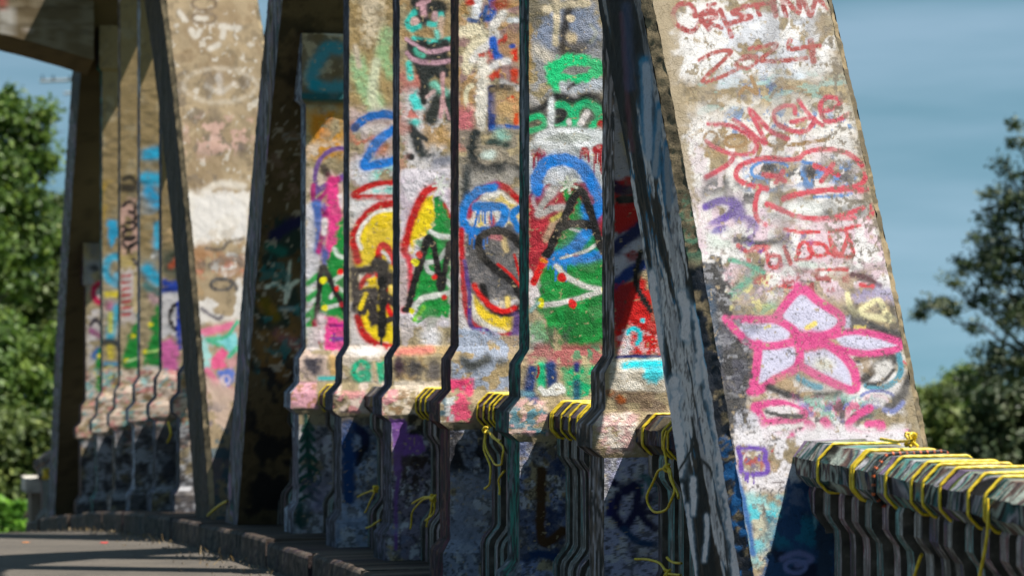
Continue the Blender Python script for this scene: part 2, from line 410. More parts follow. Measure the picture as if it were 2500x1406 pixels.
def near_inner(P):            # road side of the near rib: long tapering grey smears over brown, blue halos
    q = P.reshape(-1, 3); a = np.hypot(q[:, 1] - 8.2, q[:, 2] + .9)     # along
    t = q[:, 1] * .88 - q[:, 2] * .47                                   # across
    x, y = proj(q[:, 0], q[:, 1], q[:, 2])
    wv = fbm(t, a, .2, .35, 5, 2) - .5
    n = fbm(t + wv * .05, a, .060, .42, 21, 4); n2 = fbm(t, a, .05, .5, 33, 3); n3 = fbm(t, a, .03, .2, 77, 2)
    top = sst(470, 60, y)                                              # darker, with fewer pale smears, towards the top
    c = np.tile(lin((66, 55, 45)), (len(q), 1)) * (.35 + 1.1 * n2)[:, None]
    def mix(m, col, c):
        m = np.clip(m, 0, 1)[:, None]; return c * (1 - m) + lin(col) * m
    nn = n - .10 * top
    c = mix(sst(.44, .38, n) * .92, (14, 13, 14), c)
    c = mix(sst(.495, .525, nn) * sst(.595, .56, nn) * sst(.42, .6, n2) * .95, (38, 104, 138), c)
    c = mix(sst(.56, .59, nn), (206, 198, 198), c)
    fl = fbm(t, a, .012, .02, 91, 2); c = mix(sst(.66, .74, fl) * .7, (46, 38, 32), c)
    c = mix(sst(.52, .56, nn) * sst(.55, .7, n3) * .5, (120, 116, 122), c)
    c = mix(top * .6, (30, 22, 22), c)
    C = Canvas(P, 1.0, CONC, 3); C.c = c; C.h[:] = .6
    C.crop(1060, 0, 2.344)
    C.s_([(1205, 350), (1215, 520), (1210, 680), (1225, 860)], 60, (40, 110, 145), soft=.5)
    C.s_([(1215, 380), (1222, 560), (1222, 700), (1232, 900)], 44, (160, 166, 180), soft=.35)
    C.s_([(1290, 600), (1275, 800), (1270, 1000)], 44, (44, 104, 138), soft=.6)
    C.s_([(1292, 640), (1280, 800), (1262, 1000)], 26, (140, 145, 155), soft=.5)
    C.s_([(1335, 830), (1330, 1000), (1340, 1150)], 46, (40, 100, 135), soft=.5)
    C.s_([(1335, 860), (1335, 1000), (1345, 1200)], 28, (130, 132, 140), soft=.4)
    C.s_([(1075, 80), (1090, 300), (1110, 620), (1130, 860)], 26, (78, 30, 40), soft=.6, a=.8)
    C.s_([(1100, 40), (1110, 260), (1120, 500)], 50, (60, 70, 104), soft=.8, a=.5)
    C.crop(1540, 550, 2.557)
    for pts, w_ in (([(400, 520), (425, 620), (440, 800), (420, 960)], 46), ([(130, 300), (165, 620), (185, 900)], 40), ([(320, 430), (345, 560), (340, 700)], 46),
                    ([(470, 850), (490, 1050), (540, 1300)], 46), ([(270, 960), (240, 1150), (260, 1380)], 50), ([(180, 900), (210, 1010), (230, 1120)], 34)):
        C.s_(pts, w_ * 1.4, (44, 112, 142), soft=.5, rough=.4, a=.7); C.s_(pts, w_, (214, 206, 208), soft=.2, rough=.9)
    C.s_([(405, 500), (450, 680), (470, 850), (520, 960), (560, 1200), (590, 1400)], 22, (60, 170, 215), soft=.6)
    C.crop(1600, 900, 2.778)
    for pts, w_ in (([(395, 160), (420, 330), (445, 560), (460, 800)], 62), ([(140, 180), (130, 330), (170, 560), (160, 700)], 60), ([(255, 740), (262, 860), (258, 980)], 30),
                    ([(490, 820), (510, 1000), (540, 1250), (550, 1400)], 60), ([(215, 930), (240, 1100), (265, 1400)], 30), ([(345, 1000), (350, 1150), (335, 1300)], 26), ([(165, 800), (190, 960)], 30)):
        C.s_(pts, w_ * 1.3, (44, 108, 138), soft=.4, rough=.4, a=.8); C.s_(pts, w_, (214, 206, 208), soft=.2, rough=.9)
    C.s_([(370, 40), (430, 230), (460, 470), (490, 650), (500, 790)], 24, (62, 186, 226), soft=.5)
    C.s_([(500, 790), (545, 930), (575, 1080), (590, 1300)], 26, (52, 160, 210), soft=.5)
    C.s_([(250, 330), (262, 430), (245, 540), (190, 640), (140, 720)], 14, (22, 20, 22))
    C.s_([(245, 480), (290, 590), (360, 660), (380, 720)], 16, (26, 24, 24))
    return C.out(P.shape[:2])

def build_rib(sh, label, near):
    rib = thing('arch_rib', label, 'arch', rel(XI, 8.3 + sh, -1.4 + gl(8.3 + sh)), 'arch ribs of the bridge')
    base = rib.location
    segs = [(7.75, 9.42 if near else 11.2, 620 if near else 420, 'near'), (9.42 if near else 11.2, 15.7, 70, 'top'), (15.7, 17.95, 330 if near else 160, 'far')]
    body, edge = [], []
    for a, b, n, s in segs:
        Yv = along(a + sh, b + sh, n, sh)
        for f, hi, lo in (('ext', 190, 60), ('in', 56, 24), ('int', 30, 10), ('out', 4, 4), ('chin', 6, 3), ('chout', 6, 3)):
            if f == 'int' and s != 'near': hi = 60
            nu = (hi if near else lo) if s != 'top' else 5
            if not near and f == 'ext' and s == 'near': nu = 84
            P = rib_face(sh, Yv, f, nu)
            if f == 'ext' and s == 'near': C = paint_rib(P) if near else paint_rib_far(P)
            elif f == 'in' and s == 'near' and near: C = near_inner(P)
            elif f == 'in' and s == 'far': C = streaks(P, PAL_EDGE, .05, .6, 61, 1, 2)
            elif f == 'in': C = streaks(P, PAL_DARK[:4] + [(70, 60, 66)] + PAL_DARK[4:], .03, .5, 62, 1, 2)
            elif f == 'int':
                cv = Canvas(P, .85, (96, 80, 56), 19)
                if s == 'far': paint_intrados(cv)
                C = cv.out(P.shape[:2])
            elif f in ('chin', 'chout'):
                cv = Canvas(P, .80, (140, 124, 98), 31)
                cv.n_((0, -400, 2500, 2000), (84, 76, 62), 22, .5, .1, .8, 3)
                if near and f == 'chin':
                    cv.n_((1600, 480, 1900, 640), (90, 130, 108), 12, .55, .06, .8, 4)
                    cv.n_((1600, 640, 1900, 1500), (26, 34, 46), 30, .32, .1, .95, 6)
                    cv.n_((1700, 1050, 1900, 1500), (30, 90, 140), 20, .5, .1, .9, 7)
                C = cv.out(P.shape[:2])
            else: C = plain(P, .8, 23)
            (edge if f in ('chin', 'chout') else body).append((P, C))
    patches('rib_body', body, base, rib, M_RIB if near else M_FAR, .0022 if near else .004, .06)
    patches('edge_chamfer', edge, base, rib, M_RIB if near else M_FAR, .0045, .035)
    return rib

# ------------------------------------------------------------------ hangers with their stepped feet
DX = 3.1725; HW = .37
def zint(Y, sh):
    Yv = np.linspace(8 + sh, 17.6 + sh, 900); a = rib_section(Yv, sh)
    return float(np.interp(Y, a[2], a[3]))
LEV = [  # z, inner x, front y: steps of the foot, from the kerb up
    (-1.34, -.085, -.050), (-1.17, -.085, -.050), (-1.115, -.045, -.018), (-.625, -.045, -.018), (-.588, -.093, -.028),
    (-.505, -.093, -.028), (-.446, -.040, -.015), (-.312, -.040, -.015), (-.250, 0, 0)]
PARTS = [('foot', -1.34, -1.115), ('pilaster', -1.115, -.625), ('rail_block', -.625, -.446), ('collar', -.446, -.250), ('shaft', -.250, None)]
def finish(c, near):           # chips, pits and grime over everything
    c.T = (0, 0, 1)
    if near:
        c.n_((-500, -900, 3000, 2400), (176, 158, 128), 10, .90, .05, .7, 71); c.n_((-500, -900, 3000, 2400), (70, 64, 58), 7, .89, .05, .6, 72)
        c.n_((-500, -900, 3000, 2400), (120, 112, 106), 70, .66, .12, .22, 73)
    else: c.n_((-500, -900, 3000, 2400), (110, 100, 86), 14, .76, .08, .4, 71)
def hanger(k, sh, label, paint, sidepal, nx, zres, gain=1.0):
    Yh = 10.009 + 1.15 * k + sh; G = gl(Yh)
    h = thing('hanger_post', label, 'post', rel(DX + HW / 2, Yh + .075, -1.30 + G), 'upright posts hanging from the arch ribs')
    top = zint(Yh + .07, sh) + .12
    lev = [(z + G, a, b) for z, a, b in LEV] + [(top - .40, 0, 0), (top - .37, -.03, -.03), (top, -.03, -.03)]
    lz, lx, ly = map(np.array, zip(*lev))
    vis = 703 / FPX * (Yh + .88) * CP + .05
    parts = PARTS + [('capital', top - .40, top)]
    for j, (nm, za, zb) in enumerate(parts):
        za = za + G if nm not in ('capital',) else za
        zb = top - .40 if nm == 'shaft' else (zb + G if nm != 'capital' else zb)
        zs = [np.linspace(za, zb, max(8, int((min(zb, vis) - za) / zres) if zb > za and za < vis else 8))]
        if nm == 'shaft' and zb > vis:
            zs = [np.linspace(za, vis, int((vis - za) / zres)), np.linspace(vis + .02, zb, 8)]
        z = np.concatenate(zs); z = np.unique(np.concatenate([z, lz[(lz >= za - 1e-6) & (lz <= zb + 1e-6)]]))
        xi = DX + np.interp(z, lz, lx); xo = DX + HW - np.interp(z, lz, lx); yf = Yh + np.interp(z, lz, ly); yb = Yh + .15 - np.interp(z, lz, ly)
        def sheet(x0, y0, x1, y1, n):
            f = np.linspace(0, 1, n)[None]
            return np.stack([x0[:, None] * (1 - f) + x1[:, None] * f, y0[:, None] * (1 - f) + y1[:, None] * f, np.repeat(z[:, None], n, 1)], 2)
        PF = sheet(xi, yf, xo, yf, nx); PLf = sheet(xi, yb, xi, yf, 12 if not sh else 5); PR = sheet(xo, yf, xo, yb, 3); PB = sheet(xo, yb, xi, yb, 3)
        cv = Canvas(PF, gain, CONC, 100 + k + int(sh)); cv.part = nm; paint(cv); finish(cv, not sh)
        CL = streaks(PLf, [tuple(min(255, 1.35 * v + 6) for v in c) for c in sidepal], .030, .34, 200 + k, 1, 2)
        PL = [(PF, cv.out(PF.shape[:2])), (PLf, CL), (PR, plain(PR, .8, 5)), (PB, plain(PB, .8, 6))]
        patches(nm, PL, h.location, h, M_HANG if not sh else M_FAR, .0020 if not sh else .003, .045)
    return h

# ------------------------------------------------------------------ balustrade bays
RX = 3.245
SEC = [(0, -.568), (0, -.515), (.05, -.465), (.25, -.465), (.30, -.515), (.30, -.568), (.265, -.604), (.035, -.604)]   # rail section, inner side first
PAL_RAIL = [(22, 20, 26), (90, 84, 92), (150, 146, 152), (40, 84, 84), (26, 22, 20), (160, 170, 160), (96, 76, 70), (24, 34, 60), (150, 138, 118), (90, 150, 146), (52, 30, 36), (186, 186, 192), (112, 128, 60), (28, 24, 28), (120, 104, 132)]
PAL_RAIL2 = [(20, 18, 26), (44, 42, 60), (92, 88, 100), (70, 40, 46), (32, 26, 26), (112, 100, 80), (36, 62, 86), (60, 34, 52), (128, 122, 128), (120, 104, 60)]
def bal_mat():
    m, t, b = nodes('baluster_paint'); L = t.links
    geo = N(t, 'ShaderNodeNewGeometry'); oi = N(t, 'ShaderNodeObjectInfo')
    mp = N(t, 'ShaderNodeMapping'); mp.inputs['Scale'].default_value = (22, 46, 2.2); L.new(geo.outputs['Position'], mp.inputs[0])
    n = noise(t, mp.outputs[0], 1.0, 4, .6, .4); n2 = noise(t, geo.outputs['Position'], 160, 3)
    f = math_(t, 'FRACT', math_(t, 'ADD', math_(t, 'MULTIPLY', n.outputs['Fac'], 1.6), math_(t, 'MULTIPLY', oi.outputs['Random'], 1.7)))
    c = ramp(t, f, [(0, (.04, .034, .03)), (.13, (.16, .135, .115)), (.22, (.48, .46, .45)), (.29, (.09, .07, .055)), (.42, (.05, .15, .15)),
                    (.50, (.26, .46, .45)), (.57, (.10, .075, .06)), (.70, (.20, .17, .16)), (.78, (.50, .44, .44)), (.85, (.22, .055, .06)), (.92, (.09, .08, .15)), (1, (.02, .018, .018))])
    n4 = noise(t, geo.outputs['Position'], 13, 4, .65); wear = ramp(t, n4.outputs['Fac'], [(.44, (1, 1, 1)), (.54, (0, 0, 0))])      # worn back to dirty concrete
    cc = mixc(t, math_(t, 'MULTIPLY', wear.outputs[0], .5), c.outputs[0], (.085, .070, .055))
    L.new(mixc(t, .6, cc, ramp(t, n2.outputs['Fac'], [(.3, (.5, .5, .5)), (.6, (1.05, 1.05, 1.05))]).outputs[0], 'MULTIPLY'), b.inputs['Base Color'])
    bp = N(t, 'ShaderNodeBump'); bp.inputs['Strength'].default_value = .5; bp.inputs['Distance'].default_value = .005
    L.new(n2.outputs['Fac'], bp.inputs['Height']); L.new(bp.outputs[0], b.inputs['Normal']); b.inputs['Roughness'].default_value = .7; return m
M_BAL = bal_mat()
def gap_shade_mat():  # mottled concrete, its dark colour standing in for shade between balusters
    m, t, b = nodes('gap_shade_concrete'); pos = N(t, 'ShaderNodeNewGeometry').outputs['Position']
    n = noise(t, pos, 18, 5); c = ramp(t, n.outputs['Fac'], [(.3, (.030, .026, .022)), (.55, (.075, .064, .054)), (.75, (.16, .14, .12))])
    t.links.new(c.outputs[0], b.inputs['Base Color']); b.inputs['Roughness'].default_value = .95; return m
M_GAP_SHADE = gap_shade_mat()
def baluster_mesh():
    q = [(.036, -.600), (.030, -.618), (.030, -.680), (.042, -.700), (.064, -.728), (.068, -.76), (.068, -1.035), (.058, -1.055), (.022, -1.10), (.014, -1.125), (.014, -1.31)]
    prof = [(RX + a, z) for a, z in q] + [(RX + .30 - a, z) for a, z in reversed(q)]
    n = len(prof); V = [(x - RX - .15, y, z + 1.30) for y in (-.031, .031) for x, z in prof]
    bm_F = [tuple(reversed(range(n))), tuple(range(n, 2 * n))] + [(i, (i + 1) % n, n + (i + 1) % n, n + i) for i in range(n)]
    me = bpy.data.meshes.new('baluster'); me.from_pydata(V, [], bm_F); me.materials.append(M_BAL); me.materials.append(M_GAP_SHADE)
    bm = bmesh.new(); bm.from_mesh(me); bmesh.ops.recalc_face_normals(bm, faces=bm.faces[:]); bm.to_mesh(me); bm.free(); me.update()
    for f in me.polygons: f.material_index = 0 if f.normal.x < -.25 and abs(f.normal.y) < .5 else 1      # road edge painted; other faces coloured dark to imitate the shaded gaps
    return me
BAL = baluster_mesh(); brng = random.Random(21)
def railing(Ya, Yb, label, pal, seed, rows, bal=True, y0=None):
    ym = (Ya + Yb) / 2; r = thing('railing', label, 'railing', rel(RX + .15, ym, -1.30 + gl(ym)), 'lengths of balustrade along the kerb')
    Y = np.linspace(Ya, Yb, rows); G = np.array([gl(y) for y in Y]); PL = []
    for i in range(8):
        (xa, za), (xb, zb) = SEC[i], SEC[(i + 1) % 8]
        f = np.linspace(0, 1, 8 if i in (0, 1, 7) else 4)
        P = np.stack([np.stack([np.full(len(Y), RX + xa * (1 - t) + xb * t), Y, za * (1 - t) + zb * t + G], 1) for t in f], 0)
        P = P[:, ::-1] if i in (0, 1, 2) else P
        PL.append((P, streaks(P, pal, .11, .30, seed, 1, 2 if i in (0, 4) else 0, gain=.85)))
    patches('rail', PL, r.location, r, M_SIDE, .003, .04)
    if bal:
        y = Ya + .12
        while y < Yb - .03:
            o = link('baluster', BAL, r); o.location = (brng.uniform(-.007, .007), y - ym + brng.uniform(-.006, .006), gl(y) - gl(ym) + brng.uniform(-.004, .002)); o.scale.y = brng.uniform(.78, 1.12); o.rotation_euler.z = brng.uniform(-.05, .05); y += .115
    return r

# ------------------------------------------------------------------ ropes: three laid strands
def rope_mat(name, c1, c2):
    m, t, b = nodes(name); pos = N(t, 'ShaderNodeNewGeometry').outputs['Position']
    n = noise(t, pos, 60, 3); c = ramp(t, n.outputs['Fac'], [(.35, c1), (.65, c2)])
    t.links.new(c.outputs[0], b.inputs['Base Color']); b.inputs['Roughness'].default_value = .45; return m
M_ROPE = rope_mat('yellow_polypropylene', (.52, .36, .012), (.72, .54, .03))
M_CORD = rope_mat('black_orange_cord', (.012, .010, .010), (.02, .015, .015))
M_CORD2 = rope_mat('orange_fleck', (.45, .08, .02), (.55, .12, .03))
def rope_mesh(pts, r=.0049, pitch=.034, step=.005):
    p = np.array(pts, float); seg = np.linalg.norm(np.diff(p, axis=0), axis=1); s = np.concatenate([[0], np.cumsum(seg)])
    n = max(6, int(s[-1] / step)); t = np.linspace(0, s[-1], n); c = np.stack([np.interp(t, s, p[:, k]) for k in range(3)], 1)
    for _ in range(2): c[1:-1] = (c[:-2] + 2 * c[1:-1] + c[2:]) / 4     # ease round the corners
    T = np.gradient(c, axis=0); T /= np.linalg.norm(T, axis=1)[:, None] + 1e-9
    up = np.array([.31, .53, .79]); A = np.cross(T, up); A /= np.linalg.norm(A, axis=1)[:, None] + 1e-9; B = np.cross(T, A)
    m = 12; ang = np.linspace(0, 2 * np.pi, m, endpoint=False); tw = t / pitch * 2 * np.pi / 3 * 1.0
    rad = r * (.84 + .20 * np.abs(np.cos(1.5 * ang)) ** .7)
    a = ang[None] + tw[:, None]
    V = c[:, None] + rad[None, :, None] * (np.cos(a)[..., None] * A[:, None] + np.sin(a)[..., None] * B[:, None])
    i = np.arange(n - 1)[:, None] * m; j = np.arange(m)[None]
    F = np.stack([i + j, i + (j + 1) % m, i + m + (j + 1) % m, i + m + j], 2).reshape(-1, 4)
    return V.reshape(-1, 3), F
def wrap_pts(ys, off=.0054, skew=0, open_end=False, seed=0):
    r = random.Random(seed); sec = [(x, z) for x, z in SEC]
    cx, cz = .15, -.535; out = []
    order = [4, 3, 2, 1, 0, 7, 6, 5]
    for q, y in enumerate(ys):
        sk = r.uniform(-.012, .012) + skew
        for m_, k in enumerate(order):
            x, z = sec[k]; dx, dz = x - cx, z - cz; l = math.hypot(dx * .5, dz)
            yy = y + sk * ((x - 0) / .3) + (0 if m_ < 5 else 0)
            if m_ >= 6 and q + 1 < len(ys): yy = y + (ys[q + 1] - y) * (m_ - 5) / 3
            out.append((RX + x + off * np.sign(dx), yy, z + off * np.sign(dz) * .9 + gl(yy)))
    if not open_end: out.append(out[0][:1] + (ys[-1] + .01,) + out[0][2:])
    return out
def rope(name, label, strands, mat=M_ROPE, r=.0049, group='yellow ropes tied round the rail', anchor=None):
    base = np.array(strands[0][0]) + np.array([0, 0, E]); V, F, o = [], [], 0
    for s in strands:
        v, f = rope_mesh(s, r); V.append(v); F.append(f + o); o += len(v)
    V = np.vstack(V) + np.array([0, 0, E]) - base
    ob = link(name, mesh_np(name, V, np.vstack(F)), None, mat); ob.location = base
    return tag(ob, label, 'rope', group)
def ysX(pxs, X=RX): return [float(atX(p, 1000, X)[1]) for p in pxs]
def loop_pts(pts, X, wob=.003, seed=1):       # a hanging bight drawn through points seen on the plane X
    r = random.Random(seed); p = crom(pts, 6); return [tuple(np.array(atX(a, b, X)) + np.array([wob * math.sin(i * .7 + seed), 0, 0])) for i, (a, b) in enumerate(p)]
def knot_pts(px, py, X, r=.014, seed=0):
    c = np.array(atX(px, py, X)); return [tuple(c + r * np.array([math.cos(t * 2.2) * .8, math.sin(t), math.sin(t * 1.6 + seed)])) for t in np.linspace(0, 9.5, 46)]

# ------------------------------------------------------------------ the graffiti, post by post
BLK = (24, 22, 24); WHT = (236, 234, 236); RED = (176, 36, 44); GRN = (16, 132, 62); YEL = (238, 208, 74); BLU = (36, 118, 200)
SILV = (205, 206, 204); DRED = (148, 40, 50); ORN = (228, 40, 36); NEON = (240, 226, 40)
def foot_wash(c, tint=(84, 84, 94), seed=0):      # the pilasters: grey coats, black flecks
    if c.part not in ('foot', 'pilaster'): return
    c.T = (0, 0, 1)
    x0, x1 = c.x.min(), c.x.max(); y0 = 985; tint = tuple(min(196, v * 1.7) for v in tint)
    c.n_((x0 - 9, y0 + 55, x1 + 9, 2200), tint, 60, .30, .15, .95, seed, fade=6)
    c.n_((x0 - 9, y0 + 55, x1 + 9, 2200), (196, 196, 202), 22, .58, .10, .8, seed + 1, fade=6)
    c.n_((x0 - 9, y0 + 55, x1 + 9, 2200), (44, 42, 44), 8, .62, .08, .7, seed + 2, fade=6)
    c.n_((x0 - 9, y0 + 55, x1 + 9, 2200), (44, 46, 58), 70, .68, .10, .6, seed + 3, fade=6)
def paint_h0(c):
    c.crop(1060, 0, 2.344)
    c.n_((1000, 0, 1300, 1400), (120, 118, 128), 40, .4, .1, .9, 1)
    c.f_([(1020, 540), (1120, 1000), (1140, 1080), (1020, 1080)], (170, 166, 178), 10, 8)
    c.crop(1060, 450, 2.556)
    c.f_([(1110, -20), (1300, -60), (1330, 280), (1200, 320), (1110, 300)], (160, 18, 36), 6, 8)
    c.s_([(1120, 0), (1180, 40), (1300, 20)], 60, (46, 22, 52), soft=.5)
    c.s_([(1160, 95), (1240, 88)], 44, BLK, soft=.3)
    c.f_([(1110, 330), (1300, 290), (1320, 460), (1240, 520), (1110, 640)], (176, 174, 190), 8, 10)
    c.s_([(1290, 270), (1210, 330), (1130, 400)], 80, (30, 34, 74), soft=.5)
    c.s_([(1120, 640), (1230, 540), (1310, 500)], 70, (30, 52, 110), soft=.5)
    c.o_(1236, 452, 44, 40, (120, 18, 30), wear=.2)
    c.f_([(1120, 660), (1300, 560), (1360, 700), (1420, 1060), (1150, 1050), (1130, 880)], (196, 30, 42), 8, 12)
    c.f_([(1110, 640), (1240, 620), (1180, 860), (1110, 940)], (140, 26, 44), 10, 10)
    c.s_([(1290, 420), (1260, 560), (1275, 660), (1350, 790)], 32, BLK)
    c.f_([(1150, 1060), (1180, 960), (1220, 880), (1240, 1000), (1230, 1060)], (214, 208, 214), 6, 8)
    c.n_((1150, 900, 1400, 1060), (226, 190, 196), 14, .62, .06, .8, 4, fade=6)
    c.r_(1245, 950, 40, 50, 26, (60, 200, 216), 200, 420)
    c.o_(1300, 850, 16, 16, (90, 200, 214))
    c.s_([(1140, 1080), (1260, 1072), (1420, 1080)], 22, (30, 34, 88), soft=.5)
    c.f_([(1110, 1092), (1440, 1092), (1450, 1290), (1100, 1290)], (222, 216, 208), 6, 6)
    c.n_((1110, 1100, 1430, 1290), (190, 182, 168), 22, .5, .1, .8, 7, fade=5)
    c.s_([(1190, 1130), (1300, 1120), (1420, 1120)], 44, (56, 206, 222), soft=.6)
    c.o_(1370, 1180, 60, 50, (50, 204, 224)); c.o_(1330, 1190, 30, 26, (80, 208, 224))
    c.n_((1090, 1290, 1450, 1420), (122, 104, 88), 36, .36, .1, .95, 9, fade=5)
    c.crop(1060, 880, 2.673)
    c.n_((1060, 350, 1330, 600), (206, 172, 172), 30, .42, .12, .9, 11, fade=8)
    c.n_((1060, 350, 1330, 600), (232, 222, 214), 14, .58, .06, .9, 12, fade=8)
    c.o_(1140, 210, 40, 30, (140, 96, 70)); c.o_(1215, 255, 36, 30, (150, 84, 50))
    foot_wash(c, (96, 98, 116), 3)
    c.crop(1060, 880, 2.673)
    c.n_((1320, 740, 1480, 900), (30, 96, 92), 40, .45, .1, .8, 22)
    c.o_(1180, 800, 30, 26, (24, 28, 66)); c.s_([(1240, 850), (1320, 830), (1320, 960), (1240, 1080), (1180, 1000), (1200, 880)], 56, (26, 28, 66), soft=.5)
    c.s_([(1410, 900), (1350, 1000), (1440, 1090)], 50, (26, 28, 64), soft=.5); c.s_([(1380, 990), (1450, 990)], 36, (26, 28, 64), soft=.5)
    c.s_([(1150, 920), (1140, 1000)], 40, (34, 36, 90), soft=.6)
    c.s_([(1240, 1100), (1330, 1180), (1440, 1200)], 44, (30, 60, 96), soft=.6)
def paint_h1(c):
    c.crop(1280, 0, 3.195)
    c.n_((20, 0, 640, 460), (140, 138, 138), 34, .40, .14, .9, 1)
    c.f_([(60, 190), (300, 20), (520, 60), (600, 250), (560, 420), (250, 440), (80, 400)], (130, 144, 176), 22, 26, .75)
    c.n_((40, 400, 640, 760), (150, 152, 160), 36, .38, .1, .85, 2)
    c.f_([(20, 0), (160, 0), (130, 200), (30, 260)], (112, 104, 88), 12, 10, .9)
    c.f_([(24, 180), (60, 180), (62, 640), (24, 640)], (160, 130, 80), 6, 5, .8)
    c.s_([(350, 60), (312, 240), (300, 390)], 66, (58, 56, 60), soft=.8)
    c.o_(380, 380, 130, 66, (84, 76, 68), soft=.7, a=.85)
    c.s_([(258, 0), (250, 180), (246, 340)], 44, (206, 192, 170), soft=.6)
    c.s_([(170, 76), (330, 34), (490, 30)], 50, (208, 194, 172), soft=.6)
    c.o_(366, 146, 32, 30, (204, 188, 166)); c.o_(368, 290, 40, 44, (196, 178, 152), soft=.6)
    c.s_([(100, 390), (190, 460)], 70, (214, 204, 194), soft=.9)
    c.s_([(520, 200), (560, 260), (520, 330)], 26, (158, 160, 160), soft=.8)
    c.s_([(330, 700), (440, 690), (620, 640)], 70, (178, 184, 196), soft=.8); c.s_([(330, 700), (400, 650)], 30, (60, 60, 64), soft=.8)
    c.f_([(165, 560), (190, 500), (320, 430), (460, 430), (610, 480), (640, 560), (600, 600), (480, 636), (330, 640), (270, 735), (222, 690), (180, 620)], (24, 196, 130), 6, 8, curve=True)
    c.f_([(296, 575), (340, 530), (440, 512), (520, 530), (500, 560), (400, 588)], (126, 128, 126), 4, 5, curve=True)
    c.s_([(296, 660), (310, 720)], 40, (206, 206, 216), soft=.6)
    c.n_((24, 720, 640, 920), (176, 172, 176), 30, .45, .1, .8, 4)
    c.s_([(20, 870), (130, 850), (190, 800), (260, 760), (400, 790), (500, 755), (580, 790), (640, 900)], 66, (34, 34, 36), soft=.7)
    c.f_([(24, 900), (640, 840), (640, 1060), (24, 1090)], (40, 44, 46), 10, 10, .75)
    c.s_([(30, 930), (110, 905), (170, 960), (120, 1000), (30, 1020)], 42, (28, 178, 120), soft=.4)
    c.s_([(240, 830), (310, 820), (370, 880), (330, 960), (250, 960)], 52, (30, 170, 118), soft=.4)
    c.s_([(400, 990), (400, 870), (470, 815), (560, 850), (580, 930), (530, 990)], 62, (30, 174, 120), soft=.4)
    c.s_([(260, 870), (310, 880), (290, 930), (250, 945)], 44, (40, 40, 42), soft=.5)
    c.o_(350, 955, 22, 38, (216, 214, 214)); c.s_([(440, 965), (490, 880)], 46, (214, 208, 210))
    c.o_(600, 975, 36, 40, (160, 36, 48), wear=.3)
    c.f_([(30, 1140), (130, 1040), (640, 1010), (640, 1500), (24, 1500)], (196, 198, 202), 8, 8)
    c.s_([(214, 780), (208, 900), (202, 1060)], 44, (226, 228, 234), soft=.6)
    c.r_(360, 1078, 250, 52, 60, (232, 234, 240), soft=.5)
    c.f_([(130, 1085), (240, 1050), (400, 1040), (520, 1060), (480, 1100), (320, 1114)], (186, 190, 188), 5, 5, curve=True)
    c.o_(110, 1200, 54, 40, DRED, wear=.4); c.d_(110, 1220, 9, DRED, 110, 10, 46, 1)
    c.o_(470, 1180, 38, 34, (160, 34, 48), wear=.2); c.s_([(440, 1190), (436, 1275)], 12, DRED); c.s_([(496, 1190), (500, 1265)], 14, DRED); c.s_([(470, 1200), (474, 1230)], 14, DRED)
    c.o_(580, 1160, 44, 36, (160, 34, 48), wear=.2); c.d_(584, 1180, 8, DRED, 170, 10, 40, 5); c.s_([(545, 1170), (545, 1350)], 10, DRED)
    c.crop(1060, 450, 2.556)
    c.f_([(588, 60), (640, 20), (740, 0), (960, -10), (1070, 140), (1070, 380), (960, 420), (700, 480), (620, 540), (590, 520)], (150, 48, 58), 6, 10)
    c.n_((590, 240, 720, 520), (196, 70, 80), 18, .5, .1, .7, 8, fade=8)
    c.f_([(1000, 30), (1070, 0), (1070, 190), (1040, 120)], (228, 228, 236), 6, 6)
    c.s_([(690, -20), (620, 80), (640, 150)], 20, (204, 202, 208), soft=.7, a=.6)
    c.s_([(720, 60), (760, 10), (800, -40)], 60, (190, 184, 188), soft=.6)
    c.s_([(760, 20), (690, 110), (650, 190), (740, 150), (830, 150)], 40, (178, 172, 172), soft=.5)
    c.s_([(800, 180), (740, 260), (700, 340)], 44, (180, 150, 130), soft=.6); c.s_([(740, 220), (790, 190)], 30, (196, 180, 110), soft=.6)
    c.crop(1060, 0, 2.344)
    c.f_([(640, 1040), (720, 960), (800, 950), (760, 1000), (700, 1060)], (222, 224, 236), 6, 6); c.s_([(640, 970), (700, 1020)], 40, (206, 206, 214), soft=.8)
    c.s_([(590, 1090), (590, 1010), (640, 940), (740, 912), (830, 950), (900, 1040), (945, 1140), (935, 1200), (880, 1260)], 66, (38, 130, 214), soft=.3)
    c.crop(1060, 450, 2.556)
    c.f_([(640, 600), (700, 500), (780, 330), (860, 180), (905, 80), (960, 200), (1030, 380), (1070, 500), (1080, 560), (1080, 960), (920, 1030), (860, 1000), (760, 900), (700, 880), (636, 780), (620, 690)], GRN, 5, 9)
    c.n_((640, 560, 1070, 1040), (12, 104, 50), 40, .55, .1, .7, 5, fade=6); c.n_((700, 600, 1060, 950), (40, 158, 82), 24, .62, .08, .6, 6, fade=8)
    c.f_([(590, 520), (650, 560), (640, 780), (600, 760)], (226, 216, 220), 6, 10)
    c.f_([(590, 880), (650, 860), (700, 960), (690, 1000), (600, 1040)], (190, 184, 184), 10, 12)
    c.n_((690, 900, 840, 1030), (64, 72, 66), 34, .45, .1, .8, 12)
    c.n_((590, 1000, 1070, 1130), (150, 82, 86), 34, .35, .1, .9, 7, fade=10)
    c.n_((850, 1000, 1070, 1090), (60, 130, 96), 16, .55, .08, .8, 9, fade=10)
    c.n_((600, 840, 720, 980), (90, 168, 110), 22, .5, .1, .7, 10, fade=10)
    c.s_([(826, 0), (840, 90), (870, 60)], 40, GRN, soft=.3)
    c.s_([(690, 470), (640, 560), (620, 610)], 44, (206, 22, 36), soft=.3); c.s_([(900, 60), (700, 400)], 12, (170, 26, 40), a=.6)
